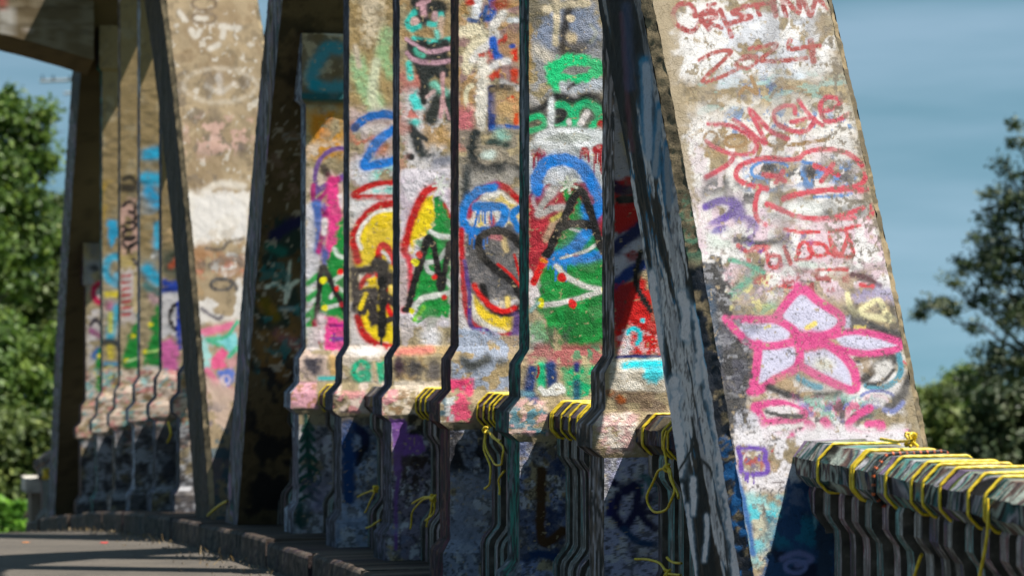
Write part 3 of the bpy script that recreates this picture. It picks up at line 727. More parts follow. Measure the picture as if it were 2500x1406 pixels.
    c.s_([(850, 280), (920, 300), (1000, 300)], 15, SILV, soft=.3)
    c.s_([(960, 290), (880, 390), (760, 460)], 74, (62, 130, 204), soft=.4); c.s_([(730, 480), (860, 470), (1040, 440)], 56, (62, 132, 208), soft=.4)
    c.d_(770, 480, 8, (70, 130, 205), 120, 9, 60, 2); c.s_([(950, 150), (970, 240)], 70, (58, 130, 204), soft=.5)
    c.s_([(1060, 330), (960, 410), (790, 460)], 17, SILV, soft=.3); c.o_(880, 445, 26, 12, (120, 60, 80), a=.7)
    c.s_([(700, 440), (790, 260), (900, 40), (960, 130), (1010, 290), (1050, 420)], 48, BLK, soft=.25, rough=.5)
    c.s_([(800, 268), (870, 250), (1000, 262)], 50, BLK, soft=.25, rough=.5)
    c.s_([(760, 510), (850, 590), (960, 640), (1050, 662), (930, 700), (800, 740), (690, 752)], 28, (214, 210, 208), soft=.25, rough=.4)
    for x, y in ((797, 582), (862, 745)): c.o_(x, y, 26, 28, (200, 26, 36), soft=.2, rough=.3)
    c.o_(666, 742, 20, 30, NEON, soft=.2, rough=.3); c.o_(1062, 650, 20, 30, NEON, soft=.2); c.s_([(670, 470), (700, 485)], 22, (214, 130, 50))
    for t in range(6): a = math.radians(t * 60 + 20); c.s_([(838, 6), (838 + 58 * math.cos(a), 6 + 50 * math.sin(a))], 15, (214, 218, 206), rough=.3)
    c.s_([(605, 790), (650, 740)], 22, (150, 180, 180), soft=.6)
    c.crop(1060, 880, 2.673)
    c.n_((560, 30, 1050, 270), (186, 164, 136), 40, .40, .1, .9, 20, fade=6)
    c.f_([(850, 40), (1040, 40), (1040, 230), (930, 260), (850, 200)], (30, 172, 118), 8, 14, wear=.35)
    c.s_([(700, 40), (700, 170)], 54, (32, 176, 124), soft=.5); c.s_([(640, 60), (620, 200), (650, 260)], 60, (40, 62, 116), soft=.6)
    c.s_([(760, 40), (770, 150)], 66, (34, 60, 110), soft=.6); c.s_([(930, 30), (930, 60)], 40, (40, 50, 110), soft=.6); c.s_([(930, 150), (930, 250)], 50, (44, 90, 110), soft=.7)
    c.s_([(690, 180), (740, 210), (800, 160), (840, 200), (720, 215)], 30, (232, 230, 228)); c.s_([(560, 210), (640, 220)], 40, (110, 150, 170), soft=.7)
    c.s_([(680, 30), (684, 70), (672, 110)], 10, DRED)
    c.n_((470, 255, 740, 480), (214, 190, 180), 30, .40, .12, .9, 21, fade=6); c.n_((470, 300, 740, 480), (70, 130, 150), 22, .58, .08, .8, 22, fade=6); c.n_((470, 260, 740, 480), (226, 178, 178), 20, .62, .08, .8, 23, fade=6)
    foot_wash(c, (74, 80, 100), 6)
    c.crop(1060, 880, 2.673)
    c.n_((560, 560, 850, 1406), (40, 54, 90), 50, .56, .12, .85, 31)
    c.s_([(705, 720), (695, 940), (700, 1160), (760, 1170), (840, 1110)], 58, (72, 50, 32), soft=.4)
    c.s_([(600, 1280), (700, 1260), (830, 1290)], 50, (30, 56, 96), soft=.6)
def paint_h2(c):
    c.crop(1100, 0, 3.195)
    c.n_((40, 0, 540, 900), (148, 116, 118), 44, .40, .1, .9, 1)
    c.n_((40, 0, 540, 900), (176, 140, 96), 30, .60, .07, .9, 2)
    c.s_([(210, 0), (200, 130)], 66, (226, 226, 232), soft=.5); c.s_([(320, 0), (330, 140), (250, 130)], 56, (40, 84, 160), soft=.5)
    c.s_([(150, 160), (240, 170), (280, 60)], 36, (60, 88, 140), soft=.6); c.s_([(240, 150), (255, 240)], 34, (60, 54, 54), soft=.7)
    c.o_(150, 20, 40, 30, (164, 52, 40)); c.o_(390, 40, 70, 40, (150, 70, 52), soft=.6)
    c.s_([(90, 250), (200, 240), (260, 300), (180, 380), (130, 530)], 84, (226, 214, 190), soft=.5, rough=.8)
    c.s_([(420, 110), (330, 210), (340, 300), (230, 400), (180, 470)], 60, (226, 220, 218), soft=.5, rough=.8)
    c.s_([(460, 160), (520, 160)], 40, (214, 218, 226), soft=.6)
    c.f_([(350, 350), (450, 220), (525, 250), (525, 490), (420, 480)], (168, 132, 104), 8, 8); c.f_([(355, 330), (440, 260), (450, 300), (380, 350)], (190, 60, 36), 4, 6)
    c.s_([(330, 310), (340, 400), (380, 460)], 56, (42, 92, 178), soft=.4); c.o_(482, 360, 24, 20, (56, 80, 160)); c.f_([(460, 420), (525, 370), (525, 490), (470, 480)], (206, 66, 36), 5, 6)
    c.f_([(230, 420), (290, 390), (330, 450), (300, 490), (230, 490)], (178, 62, 48), 5, 7); c.s_([(300, 540), (360, 500), (440, 480)], 50, (228, 222, 224), soft=.5)
    c.f_([(290, 600), (380, 540), (380, 600), (320, 640)], (184, 64, 48), 4, 6); c.f_([(470, 550), (525, 540), (525, 660), (480, 640)], (196, 70, 44), 4, 6)
    c.s_([(250, 480), (250, 720), (240, 980)], 84, (230, 222, 214), soft=.4, rough=.8); c.r_(170, 760, 50, 90, 34, (226, 216, 190), 90, 270, soft=.5)
    c.s_([(520, 690), (450, 660), (400, 640)], 40, (210, 206, 210), soft=.6)
    c.s_([(320, 1010), (320, 860), (320, 700)], 56, (34, 56, 120), soft=.4); c.s_([(320, 700), (400, 680), (470, 690)], 50, (28, 30, 40), soft=.5); c.s_([(330, 1000), (430, 990), (525, 1000)], 36, (50, 90, 160), soft=.5)
    c.f_([(420, 770), (500, 740), (525, 800), (460, 810)], (200, 76, 44), 4, 6); c.s_([(500, 840), (510, 960)], 40, (200, 84, 54), soft=.5)
    c.n_((340, 720, 530, 980), (190, 160, 120), 24, .42, .1, .8, 4)
    c.n_((50, 860, 170, 1130), (206, 110, 124), 30, .35, .1, .9, 5)
    c.n_((60, 1020, 530, 1406), (150, 140, 128), 34, .36, .1, .95, 6, fade=8)
    c.s_([(190, 1040), (160, 1160), (170, 1280), (150, 1406)], 84, (36, 42, 44), soft=.6, rough=.8); c.o_(400, 1060, 60, 50, (150, 190, 180), soft=.8)
    c.s_([(180, 1290), (300, 1330), (420, 1300), (530, 1340)], 84, (34, 38, 40), soft=.6, rough=.8); c.o_(330, 1110, 70, 26, (44, 60, 56), soft=.7); c.o_(440, 1130, 40, 30, (50, 62, 58), soft=.7)
    c.o_(300, 1210, 54, 40, (212, 224, 220), soft=.6)
    c.crop(1060, 0, 2.344)
    c.n_((140, 980, 490, 1100), (170, 164, 160), 30, .35, .1, .9, 8); c.s_([(190, 960), (180, 1100), (170, 1200)], 50, (60, 64, 66), soft=.8)
    c.crop(1060, 450, 2.556)
    c.f_([(150, 250), (200, 250), (210, 460), (260, 700), (540, 700), (540, 950), (150, 1000)], (206, 200, 204), 10, 12)
    c.f_([(190, 300), (530, 240), (540, 700), (300, 740), (200, 640)], (94, 92, 96), 8, 14)
    c.n_((200, 300, 530, 760), (130, 124, 124), 14, .6, .08, .7, 9, fade=6)
    c.f_([(200, 230), (220, 120), (300, 30), (400, 30), (530, 120), (530, 230), (420, 270), (260, 260)], (232, 226, 220), 5, 8)
    c.f_([(330, 110), (420, 80), (530, 130), (530, 260), (440, 250), (450, 180)], (230, 202, 120), 6, 8); c.f_([(260, 190), (310, 190), (310, 270), (270, 260)], (232, 206, 120), 4, 5)
    c.s_([(216, 200), (240, 110), (320, 20), (430, 14), (530, 100)], 40, (178, 34, 46), soft=.4)
    c.s_([(370, 20), (280, 40), (200, 120), (180, 220), (230, 290), (330, 290), (410, 250), (440, 170), (400, 140), (260, 140)], 54, (40, 128, 204), soft=.35)
    c.s_([(530, 150), (490, 200), (530, 280)], 40, (40, 126, 200), soft=.4); c.o_(360, 230, 24, 40, (190, 60, 80), soft=.6)
    c.s_([(270, 170), (240, 330)], 12, (40, 120, 200)); c.d_(270, 270, 9, (44, 116, 196), 130, 10, 90, 3); c.d_(330, 160, 5, (40, 120, 200), 90, 10, 50, 6)
    c.s_([(430, 300), (440, 380), (450, 410)], 30, (222, 196, 150), soft=.6); c.s_([(360, 320), (410, 330)], 34, (200, 120, 130), soft=.7)
    c.s_([(500, 440), (540, 600)], 14, (190, 24, 40)); c.s_([(440, 320), (540, 520)], 10, (180, 24, 40), a=.0)
    c.s_([(540, 380), (450, 300), (360, 290), (290, 330), (280, 400), (330, 480), (420, 560), (500, 620), (540, 700)], 48, BLK, soft=.35, rough=.4)
    c.s_([(400, 500), (470, 560), (540, 640)], 16, (196, 24, 36), soft=.4)
    c.f_([(220, 690), (260, 700), (330, 790), (420, 830), (540, 780), (540, 900), (460, 920), (300, 880), (240, 800)], (232, 200, 84), 6, 8); c.s_([(230, 700), (250, 800), (330, 880), (430, 920)], 26, (234, 226, 218), soft=.6)
    c.s_([(460, 710), (460, 760)], 30, (234, 206, 130), soft=.4); c.s_([(420, 740), (410, 770)], 24, (230, 214, 196), soft=.5)
    c.s_([(300, 640), (330, 740), (400, 800), (500, 800), (530, 770)], 44, BLK, soft=.4, rough=.4)
    c.s_([(250, 630), (290, 700), (370, 770), (440, 790), (500, 770)], 30, (216, 24, 36), soft=.35)
    c.s_([(170, 290), (175, 460), (190, 700), (220, 840), (300, 910), (400, 945), (480, 935)], 34, (180, 40, 54), soft=.5)
    c.s_([(190, 480), (220, 680), (230, 880), (330, 910), (350, 950), (310, 980)], 24, (86, 62, 130), soft=.4); c.s_([(520, 830), (500, 960)], 60, (90, 70, 120), soft=.7)
    c.n_((140, 940, 540, 1130), (176, 156, 134), 40, .35, .1, .95, 11, fade=8); c.n_((140, 1000, 500, 1280), (170, 150, 118), 36, .4, .1, .9, 12, fade=8)
    c.n_((110, 900, 540, 1280), (160, 174, 200), 30, .58, .08, .8, 13, fade=8)
    c.s_([(180, 1090), (230, 1140), (330, 1090)], 60, (74, 76, 76), soft=.8); c.o_(420, 1100, 30, 30, (110, 110, 110), soft=.9)
    c.crop(1060, 880, 2.673)
    c.n_((80, 120, 250, 400), (226, 84, 124), 40, .30, .12, .95, 14, fade=6); c.n_((20, 240, 130, 400), (214, 222, 226), 14, .5, .08, .9, 15, fade=4); c.n_((10, 200, 80, 360), (30, 90, 110), 14, .5, .08, .9, 16, fade=4)
    foot_wash(c, (88, 92, 104), 9)
    c.crop(1060, 880, 2.673)
    c.n_((90, 420, 340, 740), (24, 24, 30), 60, .30, .12, .95, 32); c.n_((90, 760, 360, 1260), (132, 138, 156), 44, .5, .1, .7, 33)
def paint_h3(c):
    c.crop(960, 0, 3.194)
    c.n_((30, 0, 450, 700), (160, 132, 96), 40, .35, .1, .9, 1); c.n_((30, 560, 240, 1000), (190, 116, 112), 40, .40, .1, .9, 2)
    c.n_((60, 700, 450, 1406), (216, 210, 214), 40, .40, .1, .9, 3); c.n_((250, 880, 450, 1150), (176, 142, 100), 30, .42, .1, .9, 4)
    c.s_([(190, 20), (240, 160)], 110, (34, 36, 36), soft=.5); c.s_([(270, 60), (370, 60), (350, 110)], 100, (40, 42, 42), soft=.5)
    c.s_([(160, 100), (110, 170), (140, 230), (200, 210)], 44, (78, 186, 176), soft=.5); c.s_([(280, 190), (340, 190), (370, 120)], 40, (80, 184, 176), soft=.5)
    c.o_(165, 165, 34, 30, (206, 172, 170)); c.s_([(230, 30), (240, 110)], 44, (190, 150, 160), soft=.4); c.s_([(190, 40), (280, 10)], 24, (190, 150, 160)); c.o_(325, 130, 26, 34, (180, 150, 156))
    c.s_([(160, 300), (290, 330), (440, 310)], 40, (84, 186, 176), soft=.6); c.s_([(370, 150), (370, 290)], 40, (204, 176, 160), soft=.6); c.s_([(340, 250), (350, 290)], 40, (120, 190, 180), soft=.6)
    c.f_([(110, 320), (230, 300), (290, 350), (380, 310), (440, 330), (440, 600), (300, 620), (280, 780), (220, 790), (200, 620), (160, 520), (110, 430)], (36, 40, 40), 6, 9)
    c.s_([(105, 310), (180, 360), (280, 405), (440, 380)], 30, (190, 154, 168)); c.s_([(105, 420), (170, 470), (300, 490), (440, 480)], 32, (188, 150, 164))
    c.s_([(170, 390), (190, 420), (230, 440)], 36, (90, 170, 150), soft=.5); c.s_([(120, 500), (135, 610)], 44, (92, 196, 186), soft=.5)
    c.f_([(130, 740), (190, 700), (220, 780), (240, 850), (170, 860), (130, 800)], (98, 206, 204), 6, 8); c.o_(165, 960, 50, 36, (110, 204, 200), soft=.6)
    c.s_([(230, 700), (235, 800)], 44, (36, 38, 38), soft=.5); c.s_([(380, 720), (320, 840), (290, 930)], 100, (42, 46, 44), soft=.5); c.s_([(430, 760), (440, 920)], 60, (44, 60, 56), soft=.5)
    c.s_([(320, 660), (400, 720)], 60, (120, 180, 164), soft=.6); c.s_([(260, 760), (320, 710)], 24, (186, 160, 160)); c.s_([(385, 580), (385, 780), (370, 910)], 28, (196, 156, 160)); c.s_([(390, 800), (440, 930)], 18, (190, 150, 156))
    c.s_([(140, 1000), (180, 1080), (200, 1150)], 74, (40, 44, 46), soft=.5); c.s_([(190, 1050), (260, 1090)], 40, (40, 44, 46), soft=.5); c.o_(240, 1210, 66, 44, (44, 50, 52), soft=.6, rough=.8); c.o_(135, 1225, 34, 34, (36, 40, 42))
    c.s_([(340, 1270), (440, 1250)], 84, (120, 122, 136), soft=.8); c.n_((300, 1290, 450, 1406), (206, 200, 212), 30, .3, .1, .9, 5); c.s_([(130, 1360), (110, 1400)], 16, (40, 80, 120))
    c.n_((40, 950, 90, 1400), (190, 130, 120), 20, .35, .1, .9, 6)
    c.crop(560, 500, 2.343)
    c.f_([(975, -200), (1265, -200), (1265, 700), (975, 700)], (222, 214, 224), 6, 6)
    c.n_((975, -160, 1265, 60), (196, 176, 196), 40, .5, .1, .7, 7)
    c.f_([(1000, 260), (1030, 120), (1110, -40), (1170, -60), (1180, 60), (1150, 160), (1060, 210), (1050, 280)], (240, 208, 70), 5, 6)
    c.f_([(1000, 240), (1030, 230), (1050, 260), (1020, 270)], WHT, 5, 5)
    c.s_([(1000, 260), (1040, 90), (1110, -60), (1170, -100)], 46, (182, 34, 44), soft=.5); c.s_([(1225, 0), (1265, 80)], 26, (180, 40, 50), soft=.6)
    c.s_([(1010, 290), (1030, 330), (1030, 540), (1000, 600)], 40, (206, 60, 74), soft=.6); c.s_([(990, 350), (1000, 560)], 50, (188, 170, 172), soft=.7)
    c.f_([(1040, 520), (1070, 330), (1100, 210), (1160, 130), (1180, -40), (1205, -60), (1240, 40), (1265, 110), (1265, 660), (1220, 640), (1190, 660), (1140, 740), (1130, 650), (1070, 690), (1080, 600)], GRN, 4, 8)
    c.n_((1060, 150, 1265, 650), (44, 158, 70), 22, .6, .08, .6, 8, fade=5)
    c.s_([(1150, 155), (1200, 180), (1265, 185)], 24, (206, 208, 206), rough=.3); c.s_([(1115, 330), (1190, 320), (1240, 260)], 24, (206, 208, 206)); c.s_([(1120, 340), (1140, 380), (1200, 410)], 20, SILV); c.s_([(1230, 420), (1265, 460)], 26, SILV)
    c.s_([(1050, 590), (1100, 540), (1180, 520), (1265, 500)], 30, (210, 210, 206)); c.s_([(1060, 660), (1110, 590)], 24, (120, 190, 70), soft=.5)
    c.s_([(1020, 600), (1060, 440), (1110, 280), (1140, 190), (1180, 290), (1210, 480), (1240, 330), (1265, 220)], 38, BLK, soft=.3, rough=.5)
    c.o_(1085, 285, 18, 20, (206, 40, 40)); c.o_(1062, 330, 20, 20, NEON, soft=.2); c.o_(1172, 415, 18, 18, (200, 40, 40)); c.o_(1230, 530, 20, 20, (200, 36, 36)); c.o_(1045, 605, 18, 18, NEON, soft=.2); c.o_(1010, 600, 24, 18, BLK)
    for t in range(6): a = math.radians(t * 60); c.s_([(1205, -110), (1205 + 40 * math.cos(a), -110 + 60 * math.sin(a))], 13, (208, 210, 206), rough=.3)
    c.n_((975, 640, 1265, 830), (200, 190, 192), 34, .4, .1, .8, 9, fade=6); c.o_(1150, 760, 50, 50, (236, 232, 238), soft=.8)
    c.n_((950, 800, 1265, 1010), (186, 160, 120), 40, .40, .1, .9, 10, fade=5); c.s_([(960, 840), (1150, 830)], 40, (206, 130, 120), soft=.9)
    c.o_(1060, 950, 60, 60, (80, 76, 76), soft=.6, rough=.8); c.o_(1170, 950, 44, 56, (104, 98, 96), soft=.7); c.o_(970, 930, 30, 60, (66, 50, 60), soft=.7)
    c.n_((850, 1010, 1270, 1200), (226, 212, 196), 34, .40, .1, .95, 11, fade=5); c.n_((850, 1060, 1270, 1200), (150, 120, 92), 12, .60, .06, .8, 12, fade=5); c.n_((850, 1040, 960, 1200), (216, 150, 160), 20, .5, .08, .8, 13, fade=5)
    foot_wash(c, (70, 66, 76), 12)
    c.crop(560, 860, 2.575)
    c.f_([(1010, 400), (1110, 420), (1120, 500), (1210, 520), (1240, 620), (1130, 640), (1100, 740), (1050, 790), (1020, 600)], (128, 92, 158), 4, 8); c.s_([(1070, 740), (1050, 900), (1045, 1230)], 22, (120, 90, 146), soft=.6)
    c.n_((1120, 390, 1250, 520), (20, 20, 22), 30, .35, .1, .9, 31, fade=5); c.n_((1080, 650, 1260, 880), (50, 36, 30), 36, .40, .1, .9, 32, fade=5); c.n_((960, 1080, 1180, 1250), (118, 122, 146), 40, .45, .1, .8, 33)
def paint_h4(c):
    c.crop(560, 0, 2.343)
    c.n_((680, 0, 940, 700), (158, 134, 96), 44, .30, .12, .9, 1); c.n_((680, 0, 940, 300), (124, 106, 76), 30, .5, .1, .8, 2)
    c.s_([(830, 30), (800, 140), (840, 220)], 90, (206, 190, 168), soft=.9, rough=1.2, wear=.6); c.s_([(900, 200), (880, 320), (930, 420)], 70, (150, 178, 134), soft=.7, wear=.3)
    c.s_([(730, 360), (780, 500), (850, 620)], 84, (154, 184, 142), soft=.6, wear=.3); c.s_([(840, 360), (820, 560), (860, 640)], 50, (204, 206, 180), soft=.7); c.s_([(720, 270), (740, 380)], 30, (190, 176, 160), soft=.8)
    c.n_((690, 620, 940, 1100), (190, 170, 170), 36, .40, .1, .9, 3); c.n_((700, 720, 900, 900), (190, 110, 90), 34, .50, .1, .8, 4); c.n_((690, 900, 940, 1200), (214, 214, 224), 30, .45, .1, .8, 5)
    c.n_((820, 920, 930, 1130), (140, 210, 200), 24, .45, .1, .85, 6)
    c.s_([(730, 740), (830, 740), (940, 730)], 40, (226, 222, 224), soft=.9, a=.5)
    c.s_([(715, 730), (780, 680), (870, 655), (940, 660)], 42, (28, 104, 176), soft=.4); c.o_(716, 730, 22, 26, (20, 70, 130)); c.s_([(940, 740), (850, 810), (790, 900), (770, 950), (850, 940), (940, 920)], 46, (36, 120, 200), soft=.4)
    c.f_([(715, 1110), (800, 1060), (935, 1050), (935, 1130), (780, 1130)], (226, 224, 226), 4, 4); c.n_((820, 1060, 935, 1120), (140, 208, 204), 20, .4, .1, .8, 7, fade=4)
    c.s_([(935, 1045), (830, 1055), (730, 1100), (720, 1125), (830, 1130), (935, 1130)], 32, (176, 30, 42), soft=.4)
    c.n_((690, 1150, 940, 1300), (222, 218, 222), 30, .3, .1, .9, 8)
    c.crop(560, 500, 2.343)
    c.f_([(690, 560), (940, 560), (940, 850), (690, 850)], (214, 206, 206), 6, 6)
    c.f_([(720, 220), (740, 120), (830, 40), (940, 20), (940, 800), (830, 780), (760, 700), (730, 560), (740, 400), (720, 320)], (238, 208, 72), 5, 6); c.n_((730, 60, 940, 330), (226, 190, 60), 26, .6, .08, .5, 9, fade=4)
    c.s_([(735, 320), (715, 200), (745, 110), (830, 20), (940, -10)], 46, (180, 34, 44), soft=.45); c.s_([(755, 250), (735, 190), (770, 110), (840, 45), (940, 30)], 18, (238, 232, 226), soft=.6)
    c.s_([(735, 640), (770, 740), (850, 800), (940, 815)], 42, (180, 34, 46), soft=.5)
    c.f_([(740, 360), (840, 350), (850, 460), (740, 470)], (232, 222, 214), 5, 5); c.s_([(745, 470), (800, 400), (860, 350)], 34, (190, 40, 44), soft=.5); c.f_([(790, 430), (850, 400), (850, 460), (800, 470)], (236, 200, 70), 4, 4)
    c.s_([(850, 400), (860, 250), (900, 240), (940, 330)], 36, (206, 30, 38), soft=.3); c.s_([(875, 270), (900, 290), (915, 330)], 16, (226, 220, 222)); c.s_([(890, 400), (900, 560), (930, 640)], 34, (214, 30, 34), soft=.4)
    c.f_([(700, 350), (820, 350), (830, 400), (745, 400), (745, 480), (840, 470), (860, 490), (850, 600), (870, 680), (810, 700), (790, 600), (760, 640), (700, 610), (695, 460)], (52, 46, 46), 5, 6)
    c.f_([(880, 380), (940, 380), (940, 470), (880, 480)], (60, 54, 52), 5, 5); c.s_([(900, 520), (940, 560)], 50, (52, 46, 46), soft=.4); c.s_([(900, 660), (940, 650)], 34, (52, 48, 46), soft=.4)
    c.s_([(780, 510), (750, 590)], 22, (236, 206, 76)); c.s_([(925, 470), (925, 500)], 22, (236, 206, 120))
    c.o_(862, 350, 48, 48, (24, 20, 20)); c.s_([(870, 400), (878, 520), (872, 740)], 46, (22, 18, 18), soft=.3, rough=.5); c.s_([(868, 720), (870, 800)], 12, BLK)
    c.n_((640, 800, 950, 1020), (206, 192, 180), 36, .35, .1, .9, 10, fade=5); c.o_(780, 840, 90, 26, (236, 232, 232), soft=.8)
    c.r_(755, 950, 44, 48, 34, (54, 176, 136), 30, 330, soft=.5); c.s_([(750, 960), (790, 960), (790, 1000)], 30, (54, 176, 136), soft=.5); c.f_([(810, 900), (890, 890), (890, 1010), (860, 1010), (840, 940)], (44, 178, 134), 4, 6)
    c.s_([(825, 900), (835, 1000)], 22, (200, 180, 150), soft=.5)
    c.n_((580, 1010, 900, 1190), (222, 204, 194), 34, .40, .1, .95, 11, fade=5); c.n_((580, 1030, 690, 1190), (70, 54, 48), 16, .56, .06, .9, 12, fade=5); c.n_((580, 1060, 780, 1190), (216, 150, 156), 24, .56, .08, .8, 13, fade=5)
    foot_wash(c, (92, 100, 120), 15)
    c.crop(560, 860, 2.575)
    c.f_([(690, 400), (940, 400), (940, 480), (850, 460), (740, 520), (690, 640)], (40, 44, 60), 8, 10, .6)
    c.s_([(790, 470), (740, 530), (730, 620), (790, 650), (850, 600), (850, 520), (800, 480)], 54, (20, 34, 66), soft=.5); c.s_([(850, 600), (800, 700)], 30, (24, 26, 40)); c.s_([(745, 460), (750, 700), (750, 920)], 70, (34, 66, 114), soft=.6)
    c.n_((860, 520, 950, 660), (24, 26, 36), 24, .4, .1, .9, 31); c.n_((660, 1030, 850, 1180), (128, 138, 160), 50, .4, .1, .8, 32)
def paint_h5(c):
    c.crop(560, 0, 2.343)
    c.n_((380, 0, 660, 600), (92, 76, 52), 40, .30, .12, .9, 1)
    c.s_([(620, 280), (560, 280), (500, 370), (470, 460), (540, 510), (640, 500)], 70, (14, 132, 150), soft=.7); c.s_([(420, 550), (640, 560)], 50, (30, 80, 86), soft=.8); c.s_([(580, 60), (500, 130), (560, 190), (640, 200)], 22, (170, 166, 156), soft=.6)
    c.n_((440, 640, 660, 900), (196, 140, 60), 40, .35, .12, .9, 2); c.n_((470, 650, 580, 780), (190, 118, 30), 24, .45, .1, .8, 3)
    c.n_((440, 820, 660, 1400), (206, 190, 178), 34, .35, .1, .95, 4)
    c.r_(640, 1010, 150, 160, 24, (112, 84, 140), 150, 280, soft=.4); c.s_([(490, 1100), (560, 1060), (650, 1010)], 34, (104, 80, 140), soft=.5); c.s_([(480, 1060), (490, 1160), (620, 1020)], 24, (160, 60, 110)); c.s_([(540, 960), (560, 1000)], 40, (70, 60, 54), soft=.6)
    c.s_([(590, 1040), (600, 1200), (610, 1400)], 60, (222, 82, 140), soft=.4); c.f_([(500, 1180), (580, 1160), (590, 1300), (520, 1380)], (76, 88, 150), 6, 9); c.s_([(520, 1200), (560, 1300)], 30, (170, 44, 70), soft=.6); c.o_(545, 1290, 20, 30, (226, 214, 216))
    c.s_([(480, 1180), (490, 1330)], 40, (150, 180, 210), soft=.7); c.f_([(615, 1120), (650, 1110), (650, 1200), (620, 1170)], (226, 224, 226), 4, 4)
    c.crop(560, 500, 2.343)
    c.f_([(435, 0), (520, 0), (520, 330), (440, 760), (435, 760)], (210, 206, 214), 6, 8)
    c.s_([(500, 0), (515, 120), (510, 260)], 50, (80, 108, 176), soft=.5); c.s_([(560, 40), (530, 180), (510, 270)], 30, (160, 50, 110), soft=.5); c.s_([(590, -20), (600, 160), (570, 280)], 70, (222, 84, 142), soft=.4); c.s_([(545, 90), (540, 160)], 30, (226, 216, 220), soft=.5); c.o_(545, 290, 20, 50, (90, 100, 160), soft=.6)
    c.f_([(440, 760), (470, 620), (510, 420), (600, 230), (625, 90), (660, 60), (660, 640), (560, 640), (540, 680)], GRN, 5, 8); c.n_((450, 340, 520, 700), (206, 208, 206), 30, .56, .06, .9, 6, fade=5)
    for y in (420, 510, 600, 660): c.s_([(450, y + 30), (510, y - 20)], 30, (60, 150, 80), soft=.6)
    c.s_([(600, 250), (625, 290), (650, 300)], 20, (206, 216, 206)); c.s_([(590, 440), (650, 400)], 22, (206, 214, 204)); c.s_([(560, 430), (650, 490)], 20, (206, 214, 204)); c.s_([(560, 590), (650, 565)], 20, SILV); c.s_([(580, 530), (600, 500)], 20, SILV)
    c.s_([(490, 760), (510, 520), (530, 360), (580, 440), (660, 600)], 30, BLK, soft=.35, rough=.5); c.s_([(500, 680), (500, 780)], 40, (170, 50, 70), soft=.7)
    for x, y, q in ((635, 385, ORN), (618, 475, ORN), (645, 570, DRED), (538, 432, NEON), (545, 592, NEON)): c.o_(x, y, 17, 17, q, soft=.25)
    c.n_((440, 700, 660, 830), (206, 196, 198), 30, .35, .1, .9, 7, fade=5); c.s_([(530, 640), (530, 760)], 44, (226, 206, 214), soft=.6); c.f_([(550, 640), (660, 660), (660, 840), (540, 830)], (226, 88, 150), 4, 6); c.s_([(580, 690), (650, 690)], 14, (160, 50, 130)); c.s_([(585, 770), (650, 765)], 22, (120, 60, 150), soft=.5); c.s_([(600, 740), (600, 780)], 14, (140, 50, 140))
    c.n_((380, 830, 620, 1010), (206, 184, 174), 34, .35, .1, .95, 8, fade=5); c.o_(480, 910, 50, 50, (76, 72, 80), soft=.7, rough=1); c.s_([(590, 880), (600, 980)], 40, (206, 170, 120), soft=.8); c.s_([(520, 990), (600, 990)], 24, (90, 180, 180), soft=.7)
    c.n_((330, 1010, 500, 1160), (224, 172, 186), 30, .30, .12, .95, 9, fade=5); c.n_((330, 1020, 500, 1160), (160, 120, 90), 16, .60, .06, .8, 10, fade=5)
    foot_wash(c, (110, 108, 118), 18)
    c.crop(560, 860, 2.575)
    c.s_([(480, 400), (495, 650), (515, 900)], 34, (18, 56, 50), soft=.5)
    for k in range(8):
        y = 440 + k * 66; q = 30 + 7 * k
        c.s_([(492 - q, y + 50), (490, y), (494 + q, y + 44)], 24, (22, 72, 62), soft=.6)
    c.s_([(450, 960), (450, 1080), (500, 1000)], 60, (22, 60, 56), soft=.7); c.r_(550, 790, 24, 40, 14, (24, 66, 60)); c.n_((520, 830, 640, 1000), (120, 112, 136), 40, .35, .1, .8, 31)

